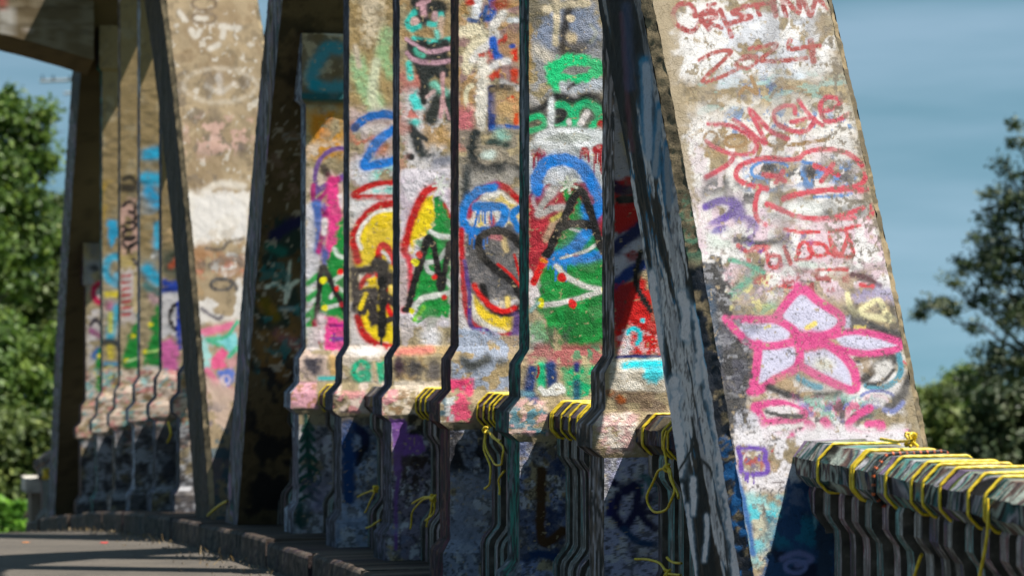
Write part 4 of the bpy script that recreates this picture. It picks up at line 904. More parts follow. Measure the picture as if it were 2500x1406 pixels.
def paint_far(k):
    def f(c):
        c.crop(200, 480, 2.93)
        c.n_((-40, -1500, 800, 420), (150, 130, 96), 40, .25, .12, .8, 1)
        if k == 0:
            c.n_((500, 1150, 760, 1450), (206, 170, 130), 30, .4, .1, .8, 2)
        if k == 1:
            c.n_((560, 240, 720, 360), (190, 164, 130), 24, .4, .1, .8, 3); c.n_((560, 360, 720, 590), (64, 74, 66), 40, .40, .1, .9, 4); c.s_([(640, 500), (690, 440)], 40, (170, 90, 70), soft=.6)
            c.f_([(560, 600), (720, 600), (720, 700), (560, 710)], (36, 66, 150), 5, 6); c.n_((560, 690, 720, 1010), (218, 214, 220), 30, .3, .1, .95, 5, fade=6)
            c.r_(680, 860, 50, 90, 26, (34, 30, 34), 60, 300); c.s_([(700, 760), (700, 1080)], 34, (36, 66, 160), soft=.3); c.f_([(560, 1030), (640, 1010), (700, 1080), (700, 1250), (600, 1290), (560, 1200)], (216, 122, 176), 6, 8); c.n_((540, 1250, 720, 1420), (214, 176, 170), 24, .4, .1, .9, 6, fade=5)
        if k == 2:
            c.n_((430, -320, 560, 500), (150, 160, 170), 50, .52, .1, .7, 7); c.s_([(470, -300), (540, -310)], 84, (74, 168, 210), soft=.6); c.s_([(460, -130), (540, -120)], 90, (80, 172, 212), soft=.6); c.s_([(480, -30), (540, 40)], 90, (74, 160, 206), soft=.6)
            c.s_([(535, 200), (540, 360)], 34, (84, 176, 214), soft=.5); c.s_([(470, 520), (500, 560), (540, 600)], 84, (76, 170, 208), soft=.6); c.s_([(460, 640), (540, 690)], 50, (84, 120, 120), soft=.7)
            c.o_(512, 430, 12, 14, WHT); c.s_([(500, 720), (540, 760)], 50, (216, 180, 190), soft=.6)
            c.f_([(430, 1240), (470, 1080), (500, 900), (545, 760), (560, 800), (560, 1260), (480, 1200)], (30, 130, 60), 5, 9); c.o_(490, 915, 18, 18, NEON); c.o_(455, 1110, 20, 18, NEON); c.s_([(470, 1110), (545, 1100)], 18, (170, 206, 130), soft=.6); c.n_((430, 1210, 560, 1420), (214, 206, 206), 24, .4, .1, .9, 8, fade=5)
        if k == 3:
            c.s_([(300, -60), (380, -60)], 60, (58, 52, 44), soft=.7); c.s_([(300, -120), (340, -140), (390, -100)], 30, (60, 54, 46), soft=.6)
            c.n_((280, 10, 400, 420), (214, 176, 166), 26, .30, .1, .95, 9, fade=5)
            for y in (80, 150, 200, 270, 330): c.r_(340, y, 44, 40, 22, (40, 32, 34), 120 + y, 330 + y)
            c.s_([(390, 330), (330, 380), (390, 480)], 28, (40, 34, 34)); c.n_((280, 430, 400, 520), (222, 196, 130), 24, .35, .1, .9, 10); c.n_((280, 500, 400, 900), (216, 204, 206), 24, .3, .1, .95, 11)
            for y in range(570, 880, 46): c.s_([(290, y), (340, y - 6)], 22, (178, 92, 92), soft=.6, wear=.3)
            c.s_([(385, 580), (385, 820)], 30, (206, 186, 150), soft=.7)
            c.f_([(280, 1200), (330, 1040), (400, 840), (410, 1300), (350, 1290), (330, 1240)], (28, 132, 60), 5, 9); c.o_(362, 995, 20, 18, NEON); c.o_(316, 1172, 20, 16, NEON); c.s_([(320, 1180), (390, 1155)], 18, (170, 206, 150), soft=.5); c.n_((270, 1260, 410, 1460), (214, 192, 170), 24, .4, .1, .9, 12, fade=5)
        if k == 4:
            c.n_((150, -100, 270, 160), (176, 146, 70), 40, .5, .1, .8, 13); c.f_([(176, 160), (270, 170), (260, 250), (215, 380), (185, 280)], (76, 164, 206), 4, 6); c.r_(240, 520, 70, 90, 50, (92, 174, 208), 100, 300, soft=.5); c.s_([(250, 560), (240, 630)], 44, (120, 180, 210), soft=.6)
            c.n_((150, 660, 270, 1000), (186, 176, 170), 26, .4, .1, .9, 14); c.s_([(180, 700), (250, 700)], 44, (226, 206, 90), soft=.7); c.s_([(200, 780), (220, 800)], 60, (190, 120, 150), soft=.8); c.s_([(250, 800), (200, 1000)], 60, (90, 176, 206), soft=.7); c.s_([(205, 840), (205, 960)], 34, (206, 206, 110), soft=.7)
            c.s_([(160, 1040), (260, 1050)], 50, (60, 64, 70), soft=.7); c.s_([(200, 1080), (210, 1140)], 44, (220, 200, 90), soft=.6); c.s_([(170, 1200), (250, 1200)], 36, (80, 150, 196), soft=.6); c.s_([(160, 1215), (260, 1225)], 20, (40, 40, 44)); c.s_([(200, 1240), (190, 1400)], 66, (226, 206, 84), soft=.6); c.n_((150, 1240, 270, 1420), (120, 180, 190), 16, .58, .06, .9, 15)
        if k == 5:
            c.n_((20, 220, 150, 460), (104, 102, 104), 40, .3, .1, .9, 16); c.n_((20, 460, 150, 640), (148, 148, 156), 40, .3, .1, .9, 17); c.o_(90, 510, 36, 26, (60, 60, 64), soft=.6)
            c.n_((30, 640, 150, 1420), (214, 206, 208), 30, .3, .1, .95, 18); c.r_(150, 690, 70, 70, 36, (206, 50, 96), 90, 270); c.s_([(60, 920), (100, 880), (140, 920)], 24, (60, 54, 64), soft=.5); c.s_([(70, 960), (130, 1000)], 40, (150, 90, 130), soft=.6); c.s_([(90, 1140), (120, 1100)], 44, (60, 100, 160), soft=.6)
            c.f_([(90, 1240), (120, 1100), (150, 1060), (150, 1400), (100, 1400)], (30, 130, 60), 5, 7); c.o_(126, 1138, 18, 16, NEON); c.o_(104, 1270, 18, 16, NEON)
        c.crop(0, 0, 1); c.n_((180, 900, 480, 1090), (226, 206, 192), 18, .40, .1, .9, 40, fade=6); c.n_((180, 900, 480, 1090), (206, 140, 140), 14, .68, .08, .8, 41, fade=6); c.n_((180, 900, 480, 1090), (120, 176, 180), 14, .72, .06, .8, 42, fade=6); c.n_((180, 900, 480, 1090), (110, 84, 60), 10, .70, .06, .7, 43, fade=6)
        foot_wash(c, (60, 58, 60), 30 + k)
    return f
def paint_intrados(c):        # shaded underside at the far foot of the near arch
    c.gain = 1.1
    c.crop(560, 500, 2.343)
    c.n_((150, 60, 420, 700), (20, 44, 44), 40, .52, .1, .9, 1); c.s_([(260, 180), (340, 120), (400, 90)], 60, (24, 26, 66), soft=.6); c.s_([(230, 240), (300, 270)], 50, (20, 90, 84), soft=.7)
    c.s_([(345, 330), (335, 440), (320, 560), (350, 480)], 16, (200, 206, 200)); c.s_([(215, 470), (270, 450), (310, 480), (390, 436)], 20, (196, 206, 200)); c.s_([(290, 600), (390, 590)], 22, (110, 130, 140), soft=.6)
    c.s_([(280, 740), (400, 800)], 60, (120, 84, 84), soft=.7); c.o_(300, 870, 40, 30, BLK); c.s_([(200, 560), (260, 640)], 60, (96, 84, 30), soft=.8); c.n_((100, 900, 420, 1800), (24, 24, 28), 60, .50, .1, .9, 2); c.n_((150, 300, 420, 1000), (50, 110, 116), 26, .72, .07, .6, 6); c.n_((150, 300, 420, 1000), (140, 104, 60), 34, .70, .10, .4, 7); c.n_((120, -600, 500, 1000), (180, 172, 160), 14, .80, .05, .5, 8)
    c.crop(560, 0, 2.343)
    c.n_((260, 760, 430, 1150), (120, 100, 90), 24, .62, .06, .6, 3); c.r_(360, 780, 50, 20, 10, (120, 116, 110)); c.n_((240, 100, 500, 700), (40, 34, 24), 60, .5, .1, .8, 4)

def paint_rib_far(P):
    c = Canvas(P, .42, (176, 156, 126), 77); c.sat = 1.0
    c.crop(0, 0, 2.008)
    c.n_((780, 0, 1300, 960), (142, 116, 78), 60, .5, .1, .7, 1); c.n_((780, 0, 1300, 900), (206, 198, 186), 16, .80, .05, .8, 2); c.n_((780, 300, 1300, 900), (96, 80, 60), 40, .66, .1, .7, 3)
    c.r_(1080, 420, 180, 84, 22, (206, 194, 176), soft=.7, a=.55, wear=.4); c.s_([(1075, 370), (1080, 450)], 28, (206, 200, 196), soft=.7, a=.5); c.s_([(1010, 420), (1080, 455), (1150, 410)], 22, (206, 198, 188), soft=.7, a=.5)
    for p in ([(880, 60), (910, 100)], [(940, 150), (960, 180), (980, 150)], [(1080, 130), (1170, 140)], [(1100, 130), (1090, 185)], [(960, 90), (1010, 90)], [(1030, 240), (1070, 220)]): c.s_(p, 24, (204, 196, 184), soft=.6)
    c.r_(1000, 20, 60, 30, 14, (120, 98, 70)); c.r_(1000, 90, 60, 26, 12, (120, 98, 70))
    c.o_(1060, 600, 40, 60, (84, 66, 50), soft=.9, a=.7); c.o_(1180, 720, 26, 30, (80, 60, 56), soft=.9, a=.7); c.n_((920, 580, 1240, 760), (206, 164, 150), 18, .56, .08, .8, 4)
    c.s_([(1000, 940), (1080, 900), (1190, 915)], 30, (214, 204, 190), soft=.7)
    c.f_([(920, 960), (1220, 940), (1200, 1170), (940, 1200)], (228, 222, 216), 6, 14, wear=.3); c.s_([(930, 960), (950, 1180)], 50, (226, 220, 212), soft=.8)
    c.crop(200, 480, 2.93)
    c.n_((780, -40, 1200, 900), (226, 222, 220), 50, .42, .08, .9, 5); c.n_((770, 360, 1180, 560), (164, 112, 60), 40, .40, .1, .9, 6); c.n_((860, 420, 1150, 500), (70, 62, 54), 24, .42, .1, .9, 7)
    c.s_([(890, 370), (1000, 380), (1040, 330), (1150, 300)], 20, (90, 76, 60), soft=.7, wear=.4); c.n_((820, 470, 1150, 540), (196, 110, 80), 18, .55, .08, .8, 8)
    c.r_(1000, 630, 76, 40, 22, (60, 54, 50)); c.s_([(1070, 600), (1100, 640), (1110, 670)], 20, (60, 54, 50)); c.n_((800, 660, 900, 780), (176, 140, 90), 24, .5, .1, .8, 9); c.s_([(860, 800), (960, 870), (1000, 860)], 24, (90, 84, 96), soft=.7)
    c.s_([(850, 980), (960, 950), (1090, 920)], 50, (222, 100, 146), soft=.5); c.f_([(840, 1000), (940, 1030), (930, 1240), (850, 1240)], (158, 214, 214), 8, 14); c.n_((860, 1000, 1100, 1400), (214, 150, 160), 26, .5, .08, .8, 10)
    c.f_([(900, 1020), (1020, 990), (1110, 960), (1110, 1110), (1050, 1130), (1010, 1060)], (110, 206, 214), 4, 6); c.s_([(900, 1020), (1030, 1000), (1110, 900)], 26, (26, 178, 132), soft=.4); c.s_([(910, 1030), (1000, 1070), (1050, 1140), (1110, 1080)], 26, (26, 176, 132), soft=.4)
    c.f_([(920, 1170), (1000, 1080), (1040, 1120), (1000, 1180), (1050, 1220), (930, 1230)], (232, 70, 136), 4, 6); c.f_([(970, 1260), (1090, 1220), (1090, 1320), (1000, 1360)], (72, 110, 206), 5, 8); c.r_(1030, 1310, 30, 30, 16, (190, 180, 216)); c.s_([(860, 1260), (840, 1370)], 40, (130, 40, 96), soft=.5); c.s_([(900, 1240), (960, 1330)], 40, (226, 110, 150), soft=.6)
    c.n_((820, 1300, 1110, 1700), (214, 186, 170), 30, .45, .1, .8, 11); c.n_((820, 1500, 1110, 2400), (110, 100, 112), 40, .4, .1, .8, 12); c.n_((820, 1650, 1110, 2400), (60, 96, 110), 24, .55, .08, .8, 13)
    return c.out(P.shape[:2])

def paint_rib(P):
    c = Canvas(P, .53, (174, 157, 128), 5); c.rk = .40; c.sat = 1.0; c.wk = .98; c.hk = .5
    RR = (158, 38, 40); PK = (198, 40, 66)
    c.crop(1540, 0, 2.343)
    c.n_((0, -60, 1700, 1450), (150, 128, 94), 40, .55, .1, .8, 1); c.n_((0, -60, 1700, 1450), (116, 102, 80), 12, .68, .06, .7, 2)
    # white coats, flaked
    c.n_((250, -20, 1180, 440), (232, 230, 232), 60, .40, .07, .97, 3, fade=26); c.n_((300, -20, 1150, 440), (150, 134, 108), 16, .74, .04, .95, 4, fade=10); c.n_((500, 80, 1050, 440), (200, 206, 222), 30, .55, .08, .7, 5)
    c.n_((480, 430, 1000, 520), (200, 214, 228), 26, .52, .07, .8, 6, sx=2); c.n_((620, 470, 900, 560), (46, 96, 160), 16, .60, .05, .9, 7, sx=.6); c.n_((350, 430, 1250, 700), (140, 190, 186), 22, .66, .06, .6, 8, sx=2)
    c.n_((300, 640, 1300, 1420), (234, 230, 230), 70, .36, .07, .97, 9, fade=26); c.n_((430, 560, 1250, 760), (218, 212, 206), 24, .56, .07, .8, 10)
    c.n_((380, 680, 1000, 900), (160, 132, 88), 18, .58, .05, .95, 11, fade=14); c.n_((540, 640, 1280, 780), (70, 130, 190), 14, .66, .05, .9, 12)
    c.n_((300, 800, 1350, 1450), (214, 200, 208), 50, .52, .1, .8, 13)
    # brown scribbles
    BR = (148, 112, 64)
    c.s_([(620, 540), (660, 500), (720, 540), (700, 470), (690, 440)], 22, BR); c.s_([(800, 560), (860, 500), (1000, 520)], 20, BR, a=.7)
    c.r_(600, 810, 60, 34, 24, BR); c.s_([(700, 790), (740, 850), (720, 900)], 22, BR); c.r_(830, 800, 60, 40, 22, BR); c.s_([(900, 830), (1000, 820), (1130, 800)], 24, BR, wear=.4); c.r_(455, 790, 36, 36, 18, BR, wear=.4)
    # first name
    for p, wd in (([(370, 100), (350, 40), (290, 24), (245, 70), (260, 140), (350, 185), (395, 130)], 30), ([(480, 70), (440, 60), (400, 100), (450, 170)], 32), ([(400, 90), (470, 80), (490, 100), (430, 130), (520, 160)], 28),
                  ([(440, 30), (480, 20)], 24), ([(510, 60), (545, 130), (580, 210)], 30), ([(660, 40), (580, 70), (640, 90), (690, 100), (620, 120), (550, 140)], 30), ([(640, 40), (800, 20)], 26), ([(720, 30), (740, 90)], 26),
                  ([(815, 0), (830, 90)], 34), ([(890, 90), (870, -10), (960, 70), (960, -20)], 30), ([(990, 0), (1030, 90), (1060, -10)], 30), ([(1080, 0), (1160, 80)], 30)):
        c.s_(p, wd, RR, soft=.25, wear=.35)
    for p, wd in (([(390, 345), (480, 300), (575, 298), (480, 390), (410, 470), (520, 440), (640, 385)], 24), ([(720, 330), (640, 340), (600, 370), (650, 395), (720, 360), (700, 325), (640, 330)], 24),
                  ([(680, 285), (830, 255), (800, 300), (745, 350), (860, 350), (1000, 335)], 26), ([(910, 230), (905, 280), (990, 270), (1080, 262)], 28), ([(1030, 235), (1045, 350)], 40)):
        c.s_(p, wd, (162, 52, 46), soft=.3, wear=.4)
    # second word
    for p, wd in (([(440, 710), (560, 720), (660, 770), (720, 830), (690, 880), (590, 885), (490, 850), (430, 810)], 26), ([(600, 885), (560, 940), (430, 1015)], 30), ([(590, 690), (660, 740), (770, 820), (680, 630), (800, 750), (900, 795)], 28),
                  ([(940, 650), (930, 610), (870, 610), (820, 650), (840, 710), (930, 750), (1010, 745), (1050, 680), (920, 700)], 28), ([(960, 575), (1040, 680), (1100, 720)], 26), ([(1100, 640), (1180, 610), (1190, 570), (1120, 560), (1085, 610), (1110, 690), (1180, 690), (1250, 650)], 28)):
        c.s_(p, wd, (190, 52, 76), soft=.35, wear=.25)
    # blue, black and sand patches behind the outlined face
    c.n_((620, 920, 1290, 1080), (40, 40, 46), 26, .50, .06, .9, 14); c.n_((660, 930, 1280, 1060), (64, 130, 200), 18, .58, .05, .9, 15); c.n_((760, 930, 1200, 1050), (176, 150, 112), 20, .58, .05, .9, 16)
    c.r_(800, 980, 110, 60, 20, (60, 130, 200), 150, 330); c.o_(790, 960, 36, 26, (26, 26, 34)); c.o_(1030, 970, 34, 40, (36, 36, 44), soft=.6); c.s_([(980, 930), (1060, 945), (1130, 990)], 18, (50, 120, 196))
    c.s_([(1050, 1130), (1160, 1125), (1260, 1105)], 22, (70, 130, 200), wear=.4); c.n_((960, 1080, 1300, 1130), (60, 60, 62), 18, .5, .08, .8, 17)
    c.n_((420, 1020, 560, 1110), (66, 72, 80), 30, .30, .1, .9, 18); c.n_((560, 1070, 720, 1170), (40, 38, 48), 22, .45, .08, .9, 19)
    c.n_((760, 1130, 1360, 1260), (168, 168, 170), 40, .45, .1, .9, 20); c.n_((400, 1180, 760, 1400), (222, 196, 214), 40, .4, .1, .9, 21); c.s_([(900, 1190), (1060, 1190)], 60, (232, 234, 234), soft=.9)
    c.n_((1120, 1210, 1300, 1250), (54, 50, 54), 18, .42, .08, .9, 22)
    # purple sign
    PU = (88, 52, 160)
    c.s_([(430, 1180), (520, 1150), (600, 1170), (560, 1230), (430, 1310), (540, 1310)], 46, PU, soft=.4); c.s_([(600, 1170), (640, 1260), (700, 1290), (640, 1370)], 80, PU, soft=.6, a=.9); c.s_([(600, 1370), (640, 1400), (900, 1390)], 34, (44, 34, 66), soft=.6)
    # outlined face
    for p in ([(780, 1080), (650, 1050), (600, 1000), (640, 945), (760, 905), (940, 912), (1010, 870), (1140, 858), (1260, 890), (1340, 980), (1320, 1050), (1200, 1080), (1020, 1100), (870, 1135)], [(880, 1130), (1050, 1095), (1200, 1085), (1350, 1085)],
              [(740, 1070), (715, 1150), (715, 1210), (740, 1270), (830, 1305)], [(780, 1170), (860, 1200), (960, 1240), (1120, 1250), (1240, 1220), (1330, 1190)], [(1130, 1255), (1280, 1245)], [(1380, 1170), (1370, 1240), (1280, 1290), (1150, 1325), (1050, 1330), (890, 1320)],
              [(1050, 950), (1130, 980), (1190, 1000)], [(1155, 940), (1090, 1040)], [(760, 1000), (830, 1010), (880, 1035)], [(870, 980), (830, 1045)]):
        c.s_(p, 30, (200, 44, 70), soft=.25, wear=.12)
    c.f_([(770, 1155), (850, 1180), (950, 1235), (850, 1215)], (204, 60, 84), 3, 4)
    # pink ground and third word
    c.crop(1540, 550, 2.557)
    c.n_((430, -20, 1640, 460), (224, 198, 212), 80, .30, .12, .95, 23, fade=20); c.n_((450, 0, 1640, 460), (238, 236, 238), 44, .56, .08, .9, 24); c.n_((470, 40, 700, 160), (222, 232, 226), 30, .45, .1, .9, 25)
    c.s_([(680, 90), (800, 115), (960, 90)], 50, (34, 30, 44), soft=.7, rough=.8); c.n_((900, 20, 1100, 110), (176, 150, 112), 20, .55, .05, .9, 26); c.n_((960, 30, 1120, 90), PU, 20, .5, .1, .7, 27)
    RD = (206, 36, 52)
    for p, wd in (([(960, 30), (1060, 45), (1170, 38)], 24), ([(1240, 40), (1330, 28), (1430, 0)], 24), ([(670, 130), (760, 180), (860, 140), (760, 150), (730, 250)], 30), ([(850, 180), (870, 250), (920, 255), (930, 200), (860, 190)], 26), ([(930, 200), (940, 250)], 24), ([(960, 140), (1000, 240)], 28),
                  ([(1050, 170), (1030, 210), (1080, 220), (1130, 180), (1100, 110), (1060, 120), (1040, 160)], 26), ([(1120, 110), (1200, 120), (1230, 170), (1160, 190), (1110, 150), (1130, 105)], 26), ([(1270, 190), (1240, 70), (1300, 190), (1360, 60)], 28), ([(1340, 30), (1385, 190), (1250, 180)], 26), ([(1160, 275), (1350, 272)], 24)):
        c.s_(p, wd, RD, soft=.25, wear=.2)
    c.n_((690, 100, 1130, 230), (92, 60, 160), 18, .74, .05, .8, 28); c.o_(760, 190, 50, 22, (170, 140, 104)); c.s_([(600, 160), (680, 190)], 30, (240, 238, 240), soft=.6); c.s_([(1060, 240), (1150, 250)], 40, (228, 240, 236), soft=.7)
    # middle clutter
    c.n_((640, 260, 1560, 420), (110, 100, 100), 40, .50, .1, .85, 29); c.n_((640, 280, 1560, 480), (176, 154, 128), 24, .55, .07, .9, 30); c.n_((620, 330, 960, 540), (222, 212, 134), 26, .50, .08, .9, 31); c.n_((640, 300, 1350, 420), (160, 40, 54), 22, .64, .05, .9, 32)
    c.s_([(620, 215), (740, 250), (830, 290)], 30, (86, 164, 140), soft=.6, wear=.3); c.s_([(780, 290), (700, 370), (600, 450)], 60, (90, 160, 136), soft=.8, wear=.4); c.n_((740, 490, 900, 560), (110, 164, 136), 24, .45, .1, .8, 33)
    c.s_([(960, 300), (980, 270), (1010, 300)], 34, (230, 228, 232), soft=.6); c.o_(890, 355, 30, 26, (226, 222, 222)); c.s_([(1380, 305), (1470, 330), (1550, 375)], 40, (80, 30, 44), soft=.6, rough=.8); c.s_([(1430, 370), (1510, 380)], 26, (206, 44, 60)); c.s_([(930, 380), (1060, 385)], 20, RD, wear=.4)
    c.n_((1380, 380, 1660, 640), (150, 142, 190), 40, .52, .1, .7, 34); c.s_([(1600, 250), (1650, 340)], 24, (240, 238, 236)); c.s_([(1620, 380), (1690, 470)], 18, (240, 238, 236))
    for p in ([(1355, 430), (1370, 500), (1400, 555)], [(1400, 560), (1480, 500), (1550, 470), (1590, 550), (1640, 585)], [(1400, 560), (1540, 575), (1640, 590)]): c.s_(p, 38, (238, 228, 176), soft=.4)
    # dark left band
    c.f_([(430, 220), (560, 220), (600, 300), (620, 480), (640, 560), (760, 760), (740, 1040), (760, 1180), (640, 1300), (620, 1450), (520, 1450), (480, 1000), (420, 500)], (30, 32, 40), 8, 22)
    c.s_([(490, 420), (510, 600), (530, 800)], 80, (36, 70, 100), soft=.8); c.n_((430, 280, 780, 1000), (150, 150, 160), 12, .70, .04, .7, 35, sx=2); c.o_(425, 385, 16, 40, (190, 44, 130)); c.n_((560, 560, 760, 1050), (66, 66, 84), 26, .55, .08, .7, 36)
    # flower
    LAV = (206, 204, 232); FP = (218, 58, 138)
    c.n_((1200, 500, 1720, 700), (40, 40, 48), 40, .55, .08, .7, 37); c.s_([(1370, 590), (1500, 620), (1690, 700)], 60, (40, 40, 46), soft=.7, rough=.8); c.f_([(1390, 620), (1470, 625), (1460, 645), (1390, 640)], (236, 214, 70), 3, 4); c.f_([(1310, 590), (1370, 560), (1380, 640), (1320, 650)], (200, 204, 232), 6, 6)
    c.n_((1320, 800, 1700, 1320), (236, 232, 236), 60, .30, .1, .95, 38); c.n_((760, 1000, 1330, 1300), (234, 228, 232), 60, .35, .1, .9, 39)
    c.s_([(1420, 840), (1540, 800), (1640, 830), (1590, 900)], 60, (34, 30, 34), soft=.5); c.s_([(1450, 960), (1540, 880), (1600, 850)], 60, (40, 36, 38), soft=.5); c.o_(1590, 900, 60, 50, (232, 228, 228)); c.s_([(1470, 1000), (1580, 1010), (1680, 930), (1670, 800)], 40, (66, 146, 172), soft=.35); c.s_([(1480, 985), (1570, 975), (1640, 900)], 24, (40, 38, 40), soft=.5); c.n_((1410, 840, 1500, 960), (160, 132, 98), 24, .45, .08, .9, 40)
    c.r_(1540, 1090, 110, 60, 20, (120, 128, 190), 200, 400); c.s_([(1740, 960), (1700, 1050), (1610, 1130)], 70, (38, 36, 40), soft=.6, rough=.7); c.s_([(1700, 1110), (1640, 1160), (1580, 1150)], 34, (120, 130, 190), soft=.5); c.s_([(1700, 850), (1730, 870)], 12, (214, 60, 80)); c.r_(1530, 1090, 70, 30, 24, (226, 204, 214), 200, 360)
    for q in ([(890, 580), (960, 480), (1080, 410), (1200, 480), (1310, 570), (1290, 650), (1150, 680), (980, 650)], [(600, 590), (880, 600), (1000, 650), (980, 730), (810, 750), (690, 690)], [(1270, 690), (1400, 660), (1560, 690), (1690, 750), (1500, 790), (1330, 770)],
              [(800, 760), (1020, 750), (1040, 880), (820, 980), (780, 990)], [(1080, 790), (1230, 760), (1350, 860), (1390, 1020), (1200, 960), (1090, 890)]):
        c.f_(q, LAV, 4, 4)
    c.o_(750, 640, 50, 40, (130, 136, 176), soft=.9, a=.8); c.s_([(1100, 640), (1150, 615)], 34, (236, 214, 110)); c.o_(1200, 870, 60, 40, (226, 224, 214), soft=.8); c.s_([(840, 640), (870, 630)], 16, (234, 222, 140))
    for p, wd in (([(905, 580), (960, 500), (1065, 400), (1180, 480), (1300, 560), (1310, 620), (1240, 680), (1120, 700)], 56), ([(590, 580), (760, 590), (900, 590), (1000, 640), (1040, 690)], 52), ([(590, 590), (680, 690), (790, 750), (960, 740), (1040, 720)], 52),
                  ([(1260, 690), (1400, 660), (1560, 690), (1700, 750), (1500, 800), (1330, 780), (1200, 740)], 46), ([(800, 740), (790, 860), (770, 1040), (900, 960), (1030, 890), (1060, 780)], 56), ([(1060, 880), (1200, 950), (1390, 1030), (1390, 900), (1310, 800), (1220, 740)], 56)):
        c.s_(p, wd, FP, soft=.3, rough=.15)
    c.o_(1110, 720, 110, 66, FP, rough=.2); c.s_([(1040, 380), (1080, 400)], 60, FP, soft=.6)
    c.s_([(905, 560), (940, 580)], 30, FP)
    # under the flower
    c.s_([(1050, 950), (1110, 990), (1180, 1010)], 44, (70, 150, 178), soft=.5); c.n_((880, 940, 1060, 1060), (170, 142, 106), 30, .35, .08, .95, 41); c.s_([(860, 1010), (1000, 1060), (1180, 1060), (1300, 1050)], 50, (36, 32, 38), soft=.6, rough=.7); c.o_(1100, 1055, 40, 24, (172, 144, 108)); c.n_((1080, 1060, 1480, 1240), (170, 142, 106), 22, .58, .06, .9, 42)
    c.n_((1050, 1070, 1500, 1200), (110, 190, 176), 24, .60, .06, .8, 43); c.n_((1000, 1080, 1480, 1180), (216, 60, 130), 22, .60, .06, .8, 44); c.n_((1100, 1120, 1500, 1260), (60, 56, 60), 26, .60, .06, .9, 45); c.n_((1050, 1100, 1550, 1200), (120, 120, 196), 22, .62, .06, .8, 46)
    for p, wd in (([(780, 1140), (830, 1240), (850, 1320)], 58), ([(770, 1130), (920, 1110), (1080, 1160), (1040, 1210), (860, 1230)], 50), ([(860, 1310), (1000, 1300), (1130, 1260), (1100, 1230)], 46), ([(1210, 1220), (1270, 1310)], 60), ([(1490, 1140), (1400, 1190), (1360, 1250), (1420, 1300), (1540, 1300), (1560, 1240), (1480, 1240)], 50), ([(1560, 1310), (1720, 1290)], 40)):
        c.s_(p, wd, (220, 66, 142), soft=.35, rough=.2)
    c.s_([(850, 1160), (960, 1190), (1060, 1190)], 34, (34, 30, 36), soft=.4); c.o_(960, 1150, 90, 20, (232, 224, 230)); c.s_([(870, 1270), (980, 1260)], 40, (236, 232, 236), soft=.5); c.n_((640, 1170, 800, 1330), (200, 200, 214), 30, .45, .1, .9, 47)
    # lower white with the purple frame, pencil lines, turquoise
    c.crop(1600, 900, 2.778)
    c.n_((530, 400, 1700, 830), (232, 228, 236), 70, .26, .1, .95, 48, fade=14); c.n_((760, 640, 900, 720), (176, 150, 116), 14, .60, .05, .9, 49)
    c.n_((570, 560, 740, 700), (170, 150, 124), 40, .1, .1, .95, 50, fade=5); c.n_((580, 560, 740, 700), (176, 44, 50), 12, .60, .05, .9, 51); c.n_((580, 560, 740, 700), (226, 222, 216), 14, .66, .05, .9, 52); c.n_((580, 560, 740, 700), (110, 100, 140), 10, .68, .05, .9, 53)
    c.s_([(560, 540), (650, 530), (740, 550), (745, 620), (760, 650), (750, 705), (660, 710), (590, 700), (580, 620), (560, 540)], 34, (104, 60, 176), soft=.35); c.d_(640, 700, 6, (104, 60, 176), 80, 13, 40, 4); c.s_([(705, 580), (705, 620)], 16, (104, 60, 176))
    for r_ in ((680, 830, 44, 36), (740, 840, 30, 30), (820, 840, 36, 30), (860, 840, 26, 34)): c.r_(*r_, 6, (96, 88, 92), 20, 340)
    c.s_([(650, 800), (720, 780), (870, 770)], 5, (120, 112, 116)); c.s_([(800, 550), (790, 560)], 10, (190, 60, 70)); c.n_((540, 470, 900, 830), (120, 110, 104), 8, .76, .03, .7, 54)
    c.f_([(600, 900), (700, 890), (880, 930), (900, 1100), (820, 1140), (660, 1130), (620, 1000)], (64, 196, 214), 16, 24, curve=False); c.n_((590, 860, 900, 960), (150, 222, 228), 30, .45, .12, .8, 55); c.n_((600, 950, 860, 1406), (206, 196, 170), 36, .48, .08, .9, 56); c.n_((640, 1160, 760, 1300), (60, 192, 214), 36, .42, .1, .9, 57); c.n_((600, 1240, 760, 1420), (206, 186, 160), 30, .40, .1, .9, 58); c.n_((620, 880, 860, 1420), (120, 108, 100), 8, .74, .03, .8, 59)
    c.s_([(720, 1020), (770, 1000), (790, 1030), (740, 1030)], 5, (90, 100, 110)); c.s_([(540, 700), (580, 830), (600, 900), (640, 1100), (660, 1250)], 40, (30, 100, 170), soft=.7, rough=.9)
    c.crop(1540, 550, 2.557)
    c.f_([(430, 215), (560, 215), (590, 290), (600, 400), (610, 520), (650, 620), (740, 770), (745, 900), (730, 1010), (700, 1080), (660, 1180), (640, 1260), (620, 1450), (520, 1450), (470, 1000), (410, 480)], (28, 30, 38), 7, 20, .93)
    c.s_([(480, 400), (505, 600), (530, 850)], 70, (34, 66, 96), soft=.8); c.n_((440, 260, 740, 1050), (150, 150, 160), 10, .72, .04, .8, 65, sx=2); c.n_((560, 560, 740, 1050), (70, 70, 90), 24, .55, .08, .6, 66)
    for p, wd in (([(590, 580), (640, 640), (690, 690)], 46), ([(745, 1040), (790, 1000)], 40)): c.s_(p, wd, FP, soft=.4)
    c.crop(0, 0, 1)
    c.s_([(1885, -20), (1895, 200), (1905, 420), (1915, 640)], 34, (96, 92, 92), soft=.9, a=.42, rough=.9, halo=0)  # soft shadow like a thin cable's, painted on as a dark streak
